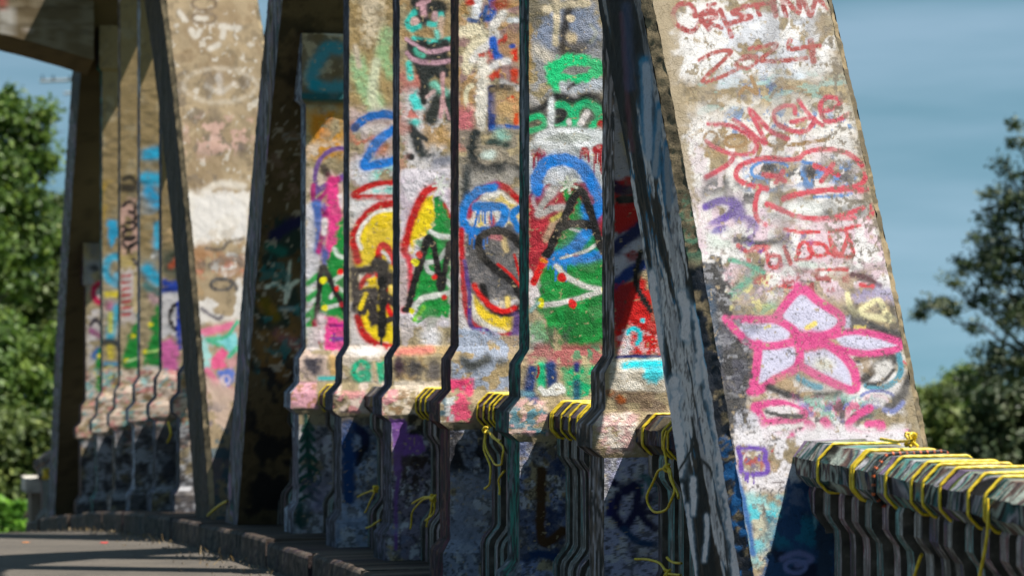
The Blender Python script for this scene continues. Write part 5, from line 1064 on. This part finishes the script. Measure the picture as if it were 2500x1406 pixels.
    c.n_((1600, -20, 2300, 1100), (120, 112, 104), 8, .88, .04, .55, 67); c.n_((1600, -20, 2300, 1100), (172, 150, 116), 14, .89, .04, .8, 68); c.n_((1600, -20, 2300, 1100), (138, 132, 128), 60, .64, .14, .26, 69); c.n_((1600, -20, 2300, 1100), (96, 90, 84), 5, .87, .05, .5, 75, sx=1.6)
    c.n_((1700, 560, 2300, 1100), (62, 56, 54), 9, .88, .03, .8, 70, sx=2.2)
    c.crop(1600, 900, 2.778)
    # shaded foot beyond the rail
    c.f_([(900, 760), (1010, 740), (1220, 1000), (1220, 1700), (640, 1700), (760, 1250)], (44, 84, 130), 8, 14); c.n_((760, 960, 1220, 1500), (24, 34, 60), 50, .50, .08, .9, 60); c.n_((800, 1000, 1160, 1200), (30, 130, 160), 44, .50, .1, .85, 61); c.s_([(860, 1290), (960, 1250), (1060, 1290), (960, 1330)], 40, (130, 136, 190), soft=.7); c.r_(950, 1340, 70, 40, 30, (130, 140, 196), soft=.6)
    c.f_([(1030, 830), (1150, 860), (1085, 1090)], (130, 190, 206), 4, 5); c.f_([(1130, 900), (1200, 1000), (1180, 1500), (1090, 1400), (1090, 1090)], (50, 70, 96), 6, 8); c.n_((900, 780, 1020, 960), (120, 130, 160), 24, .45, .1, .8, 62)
    # bare right margin
    c.crop(1540, 0, 2.343)
    c.f_([(1120, -30), (1180, -30), (1500, 1500), (1440, 1420), (1330, 900), (1240, 520)], (158, 146, 122), 8, 18, .92); c.f_([(60, -20), (230, -20), (330, 800), (400, 1280), (250, 900), (160, 400)], (160, 143, 114), 10, 22, .85)
    c.n_((1100, -30, 1520, 1500), (104, 92, 74), 12, .64, .05, .8, 63)
    c.crop(1540, 550, 2.557)
    c.f_([(1560, -20), (1600, 0), (1900, 1420), (1800, 1420), (1740, 900), (1660, 500)], (160, 147, 122), 6, 12, .95)
    return c.out(P.shape[:2])

# ------------------------------------------------------------------ put the bridge together
near_rib = build_rib(0.0, 'massive near arch rib painted with a pink flower, red names and flaking white coats', True)
far_rib = build_rib(SH, 'farther tan arch rib with pale circles on top and a white painted band', False)
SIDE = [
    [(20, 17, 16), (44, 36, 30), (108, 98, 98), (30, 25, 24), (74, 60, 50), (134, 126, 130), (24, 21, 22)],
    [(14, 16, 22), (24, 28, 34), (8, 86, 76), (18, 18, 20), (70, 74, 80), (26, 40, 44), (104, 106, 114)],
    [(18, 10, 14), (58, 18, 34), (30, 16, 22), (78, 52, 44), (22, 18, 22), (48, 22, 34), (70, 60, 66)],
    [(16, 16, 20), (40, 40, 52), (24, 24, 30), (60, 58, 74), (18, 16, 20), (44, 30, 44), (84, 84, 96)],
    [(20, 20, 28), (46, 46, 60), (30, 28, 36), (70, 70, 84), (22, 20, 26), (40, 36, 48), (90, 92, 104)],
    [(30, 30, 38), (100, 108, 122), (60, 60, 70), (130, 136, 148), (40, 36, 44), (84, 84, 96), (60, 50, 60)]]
LAB = ['post half hidden behind the near arch rib, splashed red, navy and turquoise',
       'post with a large green Christmas tree, black letter A and a blue arc',
       'post with a black letter S on a grey and yellow patch',
       'post with a small green Christmas tree and a black zigzag letter beside yellow',
       'post with a yellow disc outlined red and grey scrawled letters',
       'shadowed post by the arch foot with a pink patch and half a green tree']
PH = [paint_h0, paint_h1, paint_h2, paint_h3, paint_h4, paint_h5]
NX = [44, 92, 76, 66, 58, 52]
for k in range(6):
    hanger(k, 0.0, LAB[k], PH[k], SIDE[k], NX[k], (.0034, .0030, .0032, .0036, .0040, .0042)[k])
LABF = ['far post with pale blotched foot half hidden behind the tan arch rib', 'far post painted with a solid blue block above a pink patch', 'far post with loose sky blue strokes above a green tree',
        'far post with a column of black scrawl over pink and green', 'far post with a sky blue pennant shape and yellow smears', 'farthest white post with a crimson ring and a sliver of green']
for k in range(6):
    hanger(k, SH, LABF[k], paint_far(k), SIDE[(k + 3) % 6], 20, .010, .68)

railing(5.3, 8.72, 'near length of balustrade thickly streaked with paint, running up to the near arch rib', PAL_RAIL, 301, 760)
PX = [10.009 + 1.15 * k for k in range(6)]
BAYS = [(8.62, PX[0] - .0, 'short balustrade bay between the near arch rib and the first post', PAL_RAIL2, 2),
        (PX[0] + .16, PX[1], 'balustrade bay between the red splashed post and the big green tree post', PAL_RAIL2, 3),
        (PX[1] + .16, PX[2], 'balustrade bay between the big green tree post and the black S post', PAL_RAIL2, 4),
        (PX[2] + .16, PX[3], 'balustrade bay between the black S post and the small green tree post', PAL_RAIL2, 5),
        (PX[3] + .16, PX[4], 'balustrade bay between the small green tree post and the yellow disc post', PAL_RAIL2, 6),
        (PX[4] + .16, PX[5], 'balustrade bay between the yellow disc post and the shadowed post', PAL_RAIL2, 7),
        (PX[5] + .16, 17.2, 'balustrade bay between the shadowed post and the far foot of the near arch', PAL_RAIL2, 8)]
for a, b, l, p, s in BAYS: railing(a, b, l, p, 300 + s, 130)
railing(17.2, 18.7, 'short balustrade between the feet of the two arch ribs', PAL_RAIL2, 320, 80)
FL = ['first', 'second', 'third', 'fourth', 'fifth']
for k in range(5):
    railing(PX[k] + SH + .16, PX[k + 1] + SH, 'shaded balustrade bay of the far arch, %s from its near rib' % FL[k], PAL_RAIL2, 330 + k, 60)
railing(PX[5] + SH + .16, 27.2, 'last balustrade bay of the far arch, beside its far foot', PAL_RAIL2, 340, 40)
railing(27.2, 31.0, 'low balustrade past the far arch, ending at the white capped post', PAL_RAIL2, 341, 60)

# end post of the balustrade
ep = thing('end_post', 'stubby end post with a bright white cap beyond the far arch', 'post', rel(3.395, 31.2, -1.3 + gl(31.2)))
def box(name, parent, x0, x1, y0, y1, z0, z1, col, mat=M_FAR):
    base = parent.location; PL = []
    for q in ([(x0, y0), (x1, y0)], [(x0, y1), (x0, y0)], [(x1, y0), (x1, y1)], [(x1, y1), (x0, y1)]):
        P = np.array([[[q[0][0], q[0][1], z], [q[1][0], q[1][1], z]] for z in (z0, z1)], float); PL.append(P)
    PL.append(np.array([[[x0, y0, z1], [x1, y0, z1]], [[x0, y1, z1], [x1, y1, z1]]], float)); PL.append(np.array([[[x0, y1, z0], [x1, y1, z0]], [[x0, y0, z0], [x1, y0, z0]]], float))
    sub = []
    for P in PL:                                             # finer sheets so that the wear shows
        f = np.linspace(0, 1, 9); a = P[0, 0][None] * (1 - f)[:, None] + P[0, 1][None] * f[:, None]; b = P[1, 0][None] * (1 - f)[:, None] + P[1, 1][None] * f[:, None]
        S = a[None] * (1 - f)[:, None, None] + b[None] * f[:, None, None]; sub.append((S, plain(S, .85, 44, col)))
    return patches(name, sub, base, parent, mat, .005, .08)
ge = gl(31.2) - .26
box('shaft', ep, 3.22, 3.56, 31.0, 31.4, -1.4 + ge, -.55 + ge, (140, 130, 116)); box('cap', ep, 3.16, 3.62, 30.94, 31.46, -.55 + ge, -.40 + ge, (200, 194, 184))

# overhead brace between the two sides
def brace():
    b = thing('overhead_brace', 'board marked concrete brace crossing above the road to the far arch', 'beam', rel(XI, 24.5, 2.0))
    x = np.linspace(-3.2, XI + .05, 90); zb = 2.41 - .049 * x * x; y0, y1 = 24.44, 24.90
    f = np.linspace(0, 1, 60)
    PF = np.stack([np.stack([x, np.full_like(x, y0), zb * (1 - t) + 3.5 * t], 1) for t in f])
    c = Canvas(PF, .50, (164, 148, 122), 91); c.T = (0, 0, 1)
    c.n_((-50, -200, 260, 200), (120, 102, 74), 30, .52, .1, .7, 1); c.o_(16, 52, 16, 34, (226, 220, 212), rough=.9); c.o_(70, 74, 7, 7, (214, 200, 186)); c.o_(4, 2, 8, 20, (206, 120, 110))
    c.s_([(-20, 21), (240, 19)], 4, (96, 80, 58), curve=False, a=.7); c.s_([(-20, 62), (240, 60)], 3, (110, 92, 66), curve=False, a=.5)
    PS = np.stack([np.stack([x, np.full_like(x, y0 + (y1 - y0) * t), zb - .095 * t], 1) for t in np.linspace(1, 0, 8)])
    PB = np.stack([np.stack([x[::-1], np.full_like(x, y1), (zb[::-1] - .095) * (1 - t) + 3.5 * t], 1) for t in (0, .5, 1)])
    PT = np.stack([np.stack([x, np.full_like(x, y0 + (y1 - y0) * t), np.full_like(x, 3.5)], 1) for t in (0, 1)])
    patches('beam_body', [(PF, c.out(PF.shape[:2])), (PB, plain(PB, .7, 92)), (PT, plain(PT, .7, 93))], b.location, b, M_FAR, .003, .08)
    patches('soffit', [(PS, plain(PS, .7, 94, (110, 90, 64)))], b.location, b, M_FAR, .003, .08)
    return b
brace()

# ------------------------------------------------------------------ ropes
rope('rope', 'long yellow rope coiled in wide spaced turns along the near rail', [wrap_pts(ysX([2000, 2081, 2087, 2166, 2229, 2257, 2299, 2368, 2408]), seed=3),
     [tuple(np.array(atX(a, b, RX - .012))) for a, b in crom([(2410, 1215), (2412, 1280), (2404, 1345), (2392, 1406), (2388, 1470)], 6)],
     knot_pts(2226, 1073, RX + .20, .020, 2), [tuple(np.array(atX(a, b, RX + .16))) for a, b in ((2150, 1071), (2190, 1078), (2226, 1075))]], group='yellow ropes on the near rail')
rope('rope', 'loose yellow rope end hanging among the near balusters', [[tuple(np.array(atX(a, b, RX - .02))) for a, b in crom([(2250, 1352), (2240, 1380), (2228, 1420)], 6)]], group='yellow ropes on the near rail')
y0 = ysX([2137])[0]
cord = wrap_pts([y0], off=.006, skew=.09, seed=5, open_end=True)
rope('cord', 'black cord with orange flecks tied across the near rail', [cord], M_CORD, .0058, 'cords on the near rail')
cordo = bpy.data.objects['cord']
fl = []
cp = np.array(cord); seg = np.linalg.norm(np.diff(cp, axis=0), axis=1); s_ = np.concatenate([[0], np.cumsum(seg)])
for d in np.arange(.01, s_[-1], .026):
    fl.append([tuple(np.array([np.interp(t, s_, cp[:, k]) for k in range(3)])) for t in (d, d + .004, d + .007)])
V, F, o = [], [], 0
for q in fl:
    v, f = rope_mesh(q, .0061, step=.0015); V.append(v); F.append(f + o); o += len(v)
base = np.array(cordo.location); fo = link('orange_flecks', mesh_np('orange_flecks', np.vstack(V) + np.array([0, 0, E]) - base, np.vstack(F)), cordo, M_CORD2)

XB = RX - .045
rope('rope', 'yellow rope with a hanging bight beside the near arch rib', [wrap_pts(ysX([1621, 1634]), seed=9),
     loop_pts([(1628, 1142), (1608, 1150), (1585, 1195), (1582, 1232), (1605, 1250), (1632, 1236), (1645, 1200), (1640, 1160), (1630, 1140)], XB, seed=1), knot_pts(1629, 1142, XB, .013, 1),
     loop_pts([(1630, 1142), (1645, 1185), (1658, 1215)], XB, seed=2), loop_pts([(1626, 1050), (1622, 1100), (1628, 1142)], XB, seed=2)], group='yellow ropes between the posts')
rope('rope', 'single yellow rope turn next to the red splashed post', [wrap_pts(ysX([1571, 1573]), seed=8)], group='yellow ropes between the posts')
rope('rope', 'yellow rope knotted low on the balusters beside the near arch rib', [loop_pts([(1631, 1398), (1612, 1376), (1585, 1365), (1550, 1364)], XB, seed=3), knot_pts(1631, 1399, XB, .014, 3), loop_pts([(1630, 1360), (1640, 1371), (1664, 1374)], XB, seed=4), loop_pts([(1632, 1400), (1664, 1403)], XB, seed=4)], group='yellow ropes between the posts')
rope('rope', 'yellow rope in six close turns left of the red splashed post', [wrap_pts(ysX([1331, 1347, 1352, 1373, 1393, 1412, 1418]), seed=11)], group='yellow ropes between the posts')
rope('rope', 'yellow rope with dangling loops left of the big green tree post', [wrap_pts(ysX([1168, 1183, 1197, 1207]), seed=12), knot_pts(1186, 1050, XB, .014, 4),
     loop_pts([(1186, 1050), (1184, 1075), (1196, 1115), (1212, 1134), (1225, 1128), (1228, 1095), (1210, 1070), (1190, 1052)], XB, seed=5), loop_pts([(1184, 1050), (1182, 1090), (1196, 1140), (1197, 1175), (1184, 1192)], XB, seed=6),
     loop_pts([(1190, 1050), (1205, 1068), (1222, 1076)], XB, seed=7), loop_pts([(1230, 1148), (1218, 1175), (1220, 1207)], XB, seed=8)], group='yellow ropes between the posts')
rope('rope', 'yellow rope in four turns left of the black S post', [wrap_pts(ysX([1004, 1018, 1029, 1041]), seed=13)], group='yellow ropes between the posts')
rope('rope', 'yellow rope knotted low with arching ends left of the black S post', [knot_pts(1058, 1215, XB, .016, 5), loop_pts([(1056, 1213), (1028, 1222), (1008, 1250), (1001, 1290)], XB, seed=9), loop_pts([(1058, 1215), (1050, 1250), (1042, 1285)], XB, seed=10), loop_pts([(1052, 1212), (1030, 1214), (1008, 1228)], XB, seed=3), loop_pts([(1062, 1225), (1056, 1255), (1038, 1270)], XB, seed=11)], group='yellow ropes between the posts')
rope('rope', 'yellow rope knotted low with stiff ends left of the small green tree post', [knot_pts(917, 1193, XB, .016, 6), loop_pts([(915, 1193), (892, 1203), (872, 1212)], XB, seed=12), loop_pts([(915, 1195), (904, 1225), (890, 1250)], XB, seed=13), loop_pts([(927, 1268), (912, 1280), (894, 1288)], XB, seed=14)], group='yellow ropes between the posts')
rope('rope', 'yellow rope in three turns left of the yellow disc post', [wrap_pts(ysX([770, 780, 793]), seed=14), knot_pts(786, 960, RX + .02, .018, 7)], group='yellow ropes between the posts')
rope('rope', 'single yellow rope turn beside the shadowed far foot of the near arch', [wrap_pts(ysX([682, 684]), seed=15)], group='yellow ropes between the posts')
rope('rope', 'yellow rope end tied to the far balustrade under the blue stroked post', [loop_pts([(324, 1072), (340, 1058), (350, 1050)], RX - .02, seed=2), loop_pts([(326, 1074), (342, 1062), (352, 1054)], RX - .03, seed=3), loop_pts([(412, 1030), (416, 1060), (404, 1092)], RX - .03, seed=4)], r=.009, group='yellow ropes on the far arch')
rope('rope', 'yellow rope knot tied at the far end of the balustrade', [knot_pts(116, 1157, RX, .05, 8)], r=.012, group='yellow ropes on the far arch')
rope('rope', 'yellow rope slack across the foot of the tan arch rib', [loop_pts([(508, 1258), (528, 1238), (556, 1222)], 3.0, seed=4)], r=.008, group='yellow ropes on the far arch')

# ------------------------------------------------------------------ trees and bushes: real leaves in clumps
def leaf_mat(name, cols, trans):
    m, t, b = nodes(name); at = N(t, 'ShaderNodeAttribute', attribute_name='paint')
    c = ramp(t, at.outputs['Fac'], cols); t.links.new(c.outputs[0], b.inputs['Base Color']); b.inputs['Roughness'].default_value = .55
    tr = N(t, 'ShaderNodeBsdfTranslucent'); t.links.new(c.outputs[0], tr.inputs[0])
    mx = N(t, 'ShaderNodeMixShader'); mx.inputs[0].default_value = trans
    t.links.new(b.outputs[0], mx.inputs[1]); t.links.new(tr.outputs[0], mx.inputs[2]); t.links.new(mx.outputs[0], t.nodes['Material Output'].inputs[0]); return m
M_LG = leaf_mat('fresh_leaves', [(.0, (.026, .06, .012)), (.5, (.085, .16, .024)), (1, (.20, .28, .04))], .4)
M_LY = leaf_mat('olive_leaves', [(.0, (.034, .058, .014)), (.5, (.095, .14, .03)), (1, (.20, .245, .055))], .35)
M_LD = leaf_mat('dark_leaves', [(.0, (.018, .032, .014)), (.5, (.045, .075, .026)), (1, (.11, .13, .045))], .2)
M_LB = leaf_mat('bright_leaves', [(.0, (.05, .14, .015)), (.5, (.12, .28, .03)), (1, (.22, .42, .06))], .5)
mb, tb, bb = nodes('bark'); bb.inputs['Base Color'].default_value = (.055, .042, .030, 1); bb.inputs['Roughness'].default_value = .95
nb = noise(tb, N(tb, 'ShaderNodeNewGeometry').outputs['Position'], 9, 4); tb.links.new(ramp(tb, nb.outputs['Fac'], [(.3, (.03, .023, .017)), (.7, (.09, .07, .05))]).outputs[0], bb.inputs['Base Color'])
def limb(p0, p1, r0, r1, n=6, seed=0):
    r = np.random.default_rng(seed); p0 = np.array(p0, float); p1 = np.array(p1, float); L = np.linalg.norm(p1 - p0); V, F = [], []
    T = (p1 - p0) / L; A = np.cross(T, [.3, .9, .2]); A /= np.linalg.norm(A); B = np.cross(T, A)
    for i in range(n + 1):
        t = i / n; c = p0 + (p1 - p0) * t + (A * r.normal() + B * r.normal()) * L * .025 * (0 < i < n); q = r0 + (r1 - r0) * t
        for k in range(8): V.append(c + q * (math.cos(k * .785) * A + math.sin(k * .785) * B))
    for i in range(n):
        for k in range(8): F.append((i * 8 + k, i * 8 + (k + 1) % 8, i * 8 + 8 + (k + 1) % 8, i * 8 + 8 + k))
    return np.array(V), np.array(F)
def tree(name, label, cat, Yt, blobs, leaf, dens, mat, seed, group, trunk_px, ground=None, clump=.32, limb_r=.012):
    if ground is None: ground = land(10, Yt)
    r = np.random.default_rng(seed); cen, rad = [], []
    for px, py, rp in blobs:
        c = np.array(atY(px, py, Yt)); D = Yt * CP + c[0] * SP; q = rp / FPX * D
        c[1] += r.uniform(-.4, .4) * q; cen.append(c); rad.append(q)
    tx = atY(trunk_px, 700, Yt)[0]; top = max(c[2] for c in cen); base = (tx, Yt, ground)
    t = thing(name, label, cat, rel(*base), group)
    P, Nn, Tn = [], [], []
    for c, q in zip(cen, rad):
        nc = max(5, int(dens * q * q * 4.2))
        d = r.normal(size=(nc, 3)); d /= np.linalg.norm(d, axis=1)[:, None]; cc = c + d * q * (r.uniform(0, 1, nc) ** .45)[:, None]
        tone = np.clip(.5 + .22 * r.normal(size=nc), 0, 1)
        k = 34; cr = clump * r.uniform(.5, 1.2, nc)
        off = r.normal(size=(nc, k, 3)) * .5 * cr[:, None, None] * np.array([1, 1, .7])
        P.append((cc[:, None] + off).reshape(-1, 3)); Tn.append(np.clip(np.repeat(tone, k) + .13 * r.normal(size=nc * k), 0, 1))
        v = off.reshape(-1, 3) + r.normal(size=(nc * k, 3)) * .25 + np.array([0, 0, .25]); Nn.append(v / np.linalg.norm(v, axis=1)[:, None])
    P = np.vstack(P); Nn = np.vstack(Nn); Tn = np.concatenate(Tn); n = len(P)
    a = r.normal(size=(n, 3)); a -= (a * Nn).sum(1)[:, None] * Nn; a /= np.linalg.norm(a, axis=1)[:, None]; b = np.cross(Nn, a); s = (leaf * r.uniform(.6, 1.3, n))[:, None]
    V = np.stack([P - a * s, P - b * s * .5, P + a * s, P + b * s * .5 + Nn * s * .15], 1).reshape(-1, 3)
    F = np.arange(4 * n).reshape(-1, 4); C = np.repeat(Tn, 4); C = np.stack([C, C, C, np.ones_like(C)], 1)
    link('crown', mesh_np('crown', V - np.array(base), F, C, smooth=False), t, mat)
    TV, TF, o = [], [], 0
    fork = np.array([tx, Yt, ground + (top - ground) * .45])
    H = top - ground
    for p0, p1, r0, r1 in [((tx, Yt, ground - .2), fork, .035 * H, .022 * H)] + [(fork + (c - fork) * .0, c, limb_r * H, limb_r * .3 * H) for c in cen[:10]]:
        v, f = limb(p0, p1, r0, r1, seed=seed + o); TV.append(v); TF.append(f + o); o += len(v)
    link('trunk', mesh_np('trunk', np.vstack(TV) - np.array(base), np.vstack(TF)), t, mb)
    return t
GT = 'trees beyond the far end of the bridge'
tree('leafy_tree', 'tall fresh green tree at the left edge with sky behind its tips', 'tree', 60, [(10, 300, 70), (85, 290, 36), (110, 390, 26), (60, 390, 60), (95, 330, 34), (0, 430, 100), (40, 520, 80), (90, 560, 50), (-60, 380, 130), (-120, 550, 160), (-30, 640, 120), (60, 640, 60), (-160, 330, 120), (118, 400, 16), (112, 270, 18), (20, 235, 26)], .085, 26, M_LG, 1, GT, -90)
tree('olive_tree', 'yellow green bushy tree just right of the tall left tree', 'tree', 68, [(140, 560, 60), (150, 500, 26), (165, 640, 60), (110, 700, 70), (180, 760, 80), (60, 760, 90), (205, 600, 60), (240, 720, 80), (-20, 780, 110), (120, 820, 90), (120, 495, 14)], .10, 22, M_LY, 2, GT, 150)
tree('leafy_bush', 'dark green bush below the trees left of the far arch', 'bush', 52, [(40, 900, 80), (120, 860, 60), (0, 820, 70), (150, 960, 60), (80, 980, 80), (-50, 930, 100), (190, 900, 70)], .08, 24, M_LG, 3, GT, 60)
tree('olive_bush', 'broad olive bush above the white capped end post', 'bush', 48, [(20, 1080, 80), (110, 1060, 60), (60, 1140, 70), (-60, 1100, 90), (140, 1130, 60), (180, 1050, 60), (20, 1190, 60), (120, 1200, 60)], .075, 24, M_LY, 4, GT, 50)
tree('leafy_plant', 'bright sunlit leafy plant at the lower left beside the end post', 'plant', 38, [(14, 1250, 26), (-20, 1240, 34), (40, 1275, 18), (0, 1290, 28), (44, 1240, 8)], .07, 90, M_LB, 5, None, 10, -3.2, .12)
GR = 'trees beyond the right hand rail'
tree('dark_tree', 'dark airy tree at the right edge with sky showing through', 'tree', 46, [(2488, 350, 26), (2452, 400, 20), (2470, 470, 50), (2412, 470, 18), (2440, 540, 46), (2390, 590, 30), (2360, 650, 34), (2420, 640, 50), (2320, 690, 24), (2288, 730, 18), (2258, 745, 13), (2250, 772, 12), (2300, 765, 20), (2340, 750, 24), (2400, 730, 46), (2470, 620, 70), (2470, 760, 60), (2372, 800, 18), (2420, 850, 34), (2400, 900, 40), (2360, 930, 20), (2330, 952, 14), (2470, 880, 60), (2540, 500, 90), (2560, 700, 120), (2600, 420, 110), (2560, 330, 60), (2640, 850, 140), (2530, 900, 90), (2478, 300, 10)], .047, 40, M_LD, 6, GR, 2600, clump=.19, limb_r=.005)
tree('dark_bush', 'dark green mass of leaves under the airy tree on the right', 'bush', 50, [(2440, 980, 60), (2500, 1000, 80), (2400, 1010, 44), (2470, 1080, 70), (2420, 1090, 60), (2380, 1130, 60), (2560, 1060, 120), (2500, 1150, 80)], .085, 26, M_LD, 7, GR, 2500)
tree('olive_bush', 'olive green bush just right of the foot of the near arch rib', 'bush', 62, [(2300, 1000, 50), (2260, 1040, 50), (2330, 1060, 60), (2240, 1110, 60), (2300, 1130, 80), (2360, 1040, 40), (2200, 1060, 60), (2160, 1120, 70), (2290, 950, 24), (2255, 965, 26), (2230, 1000, 40)], .10, 22, M_LY, 8, GR, 2300)
tree('leafy_tree', 'small rounded tree top showing pale green above the right hand bushes', 'tree', 85, [(2330, 940, 30), (2360, 920, 26), (2390, 950, 40), (2300, 970, 30), (2430, 960, 40), (2350, 1000, 60)], .12, 20, M_LG, 9, GR, 2360)

# distant pole with wires
mp_, tp_, bp_ = nodes('weathered_pole_wood'); bp_.inputs['Base Color'].default_value = (.20, .21, .22, 1)
pole = thing('utility_pole', 'distant utility pole arms just left of the far arch under the brace', 'pole', rel(atY(222, 700, 170)[0], 170, -6))
def tube(name, parent, pts, r, mat):
    V, F, o = [], [], 0
    for a, b in zip(pts[:-1], pts[1:]):
        v, f = limb(a, b, r, r, 2, 1); V.append(v); F.append(f + o); o += len(v)
    base = np.array(parent.location) if parent else np.array([0, 0, E])
    return link(name, mesh_np(name, np.vstack(V) + np.array([0, 0, E]) - base, np.vstack(F)), parent, mat)
tube('post', pole, [atY(222, 1000, 170), atY(222, 150, 170)], .16, mp_)
tube('crossarm', pole, [atY(98, 199, 170), atY(300, 196, 170)], .09, mp_); tube('crossarm', pole, [atY(156, 229, 170), atY(260, 226, 170)], .08, mp_)
for px in (104, 130, 172): tube('insulator', pole, [atY(px, 196, 170), atY(px, 186, 170)], .06, M_FAR)
for i, (ya, yb, l) in enumerate(((196, 206, 'thin upper power wire crossing the sky left of the far arch'), (228, 240, 'thin middle power wire crossing the sky left of the far arch'), (262, 284, 'thin lowest power wire sagging in the sky left of the far arch'))):
    pts = [tuple(np.array(atY(104 + 26 * i - (104 + 26 * i + 900) * t, ya + (yb - ya) * t + 26 * 4 * t * (1 - t), 170 - 60 * t))) for t in np.linspace(0, 1, 12)]
    tag(tube('power_wire', None, pts, .020, M_CORD), l, 'wire', 'power wires')
for o in bpy.data.objects:
    if o.name.startswith('power_wire'): o.location = (0, 0, 0)

# dust and dry grass along the kerb
def dry_grass():
    r = np.random.default_rng(5); V, F = [], []
    for i in range(160):
        y = r.uniform(14.5, 24); x = 2.82 - abs(r.normal()) * .14; z = -1.44 + gl(y)
        h = r.uniform(.01, .035) * (1 if r.random() < .8 else 1.6); a = r.uniform(0, 6.28); dx, dy = math.cos(a) * .003, math.sin(a) * .003; lx, ly = r.normal(size=2) * h * .5
        k = len(V); V += [(x - dx, y - dy, z), (x + dx, y + dy, z), (x + lx + dx * .4, y + ly + dy * .4, z + h), (x + lx - dx * .4, y + ly - dy * .4, z + h)]; F.append((k, k + 1, k + 2, k + 3))
    V = np.array(V) + np.array([0, 0, E]); m, t, b = nodes('dry_grass_blades'); b.inputs['Base Color'].default_value = (.22, .15, .06, 1)
    return tag(link('dry_grass', mesh_np('dry_grass', V, np.array(F), smooth=False), None, m), 'sparse dry grass along the foot of the kerb', 'grass', kind='stuff')
dry_grass()

# grit swept against the kerb, and two dabs of paint on the road
def grit():
    r = np.random.default_rng(9); V, F = [], []
    for i in range(380):
        y = r.uniform(14.0, 24); x = 2.84 - abs(r.normal()) * .20; z = -1.44 + gl(y); q = r.uniform(.003, .009)
        k = len(V); a = r.uniform(0, 6.28, 4) ; pts = [(math.cos(a0) * q * r.uniform(.7, 1.2), math.sin(a0) * q * r.uniform(.7, 1.2)) for a0 in (0, 1.57, 3.14, 4.71)]
        V += [(x + dx, y + dy, z - .002) for dx, dy in pts] + [(x + dx * .6, y + dy * .6, z + q * r.uniform(.5, 1.0)) for dx, dy in pts]
        F += [(k + 4, k + 5, k + 6, k + 7)] + [(k + j, k + (j + 1) % 4, k + 4 + (j + 1) % 4, k + 4 + j) for j in range(4)]
    V = np.array(V) + np.array([0, 0, E]); m, t, b = nodes('grit'); n = noise(t, N(t, 'ShaderNodeNewGeometry').outputs['Position'], 40, 2)
    t.links.new(ramp(t, n.outputs['Fac'], [(.35, (.07, .055, .04)), (.65, (.22, .18, .13))]).outputs[0], b.inputs['Base Color'])
    return tag(link('gravel', mesh_np('gravel', V, np.array(F), smooth=False), None, m), 'loose grit and dirt swept against the kerb', 'grit', kind='stuff')
grit()
def dab(px, py, w_, col):
    Y = 15.5
    for _ in range(40):
        X, Y_, Z = atY(px, py, Y); Y += .25 if Z > -1.44 + gl(Y) else -.12
    X = atY(px, py, Y)[0]; r = random.Random(int(px)); V = [(0, 0, 0)]; n = 14
    for k in range(n):
        a = k / n * 6.283; q = w_ * r.uniform(.5, 1.1); V.append((math.cos(a) * q, math.sin(a) * q * 1.6, 0))
    m, t, b = nodes('road_paint'); b.inputs['Base Color'].default_value = (*col, 1)
    me = bpy.data.meshes.new('paint_mark'); me.from_pydata(V, [], [(0, k + 1, (k + 1) % n + 1) for k in range(n)]); me.update()
    o = link('paint_mark', me, road, m); o.location = rel(X, Y, -1.44 + gl(Y) + .004 - .0036 * X); return o
dab(255, 1323, .035, (.55, .02, .02)); dab(64, 1322, .03, (.45, .16, .04))
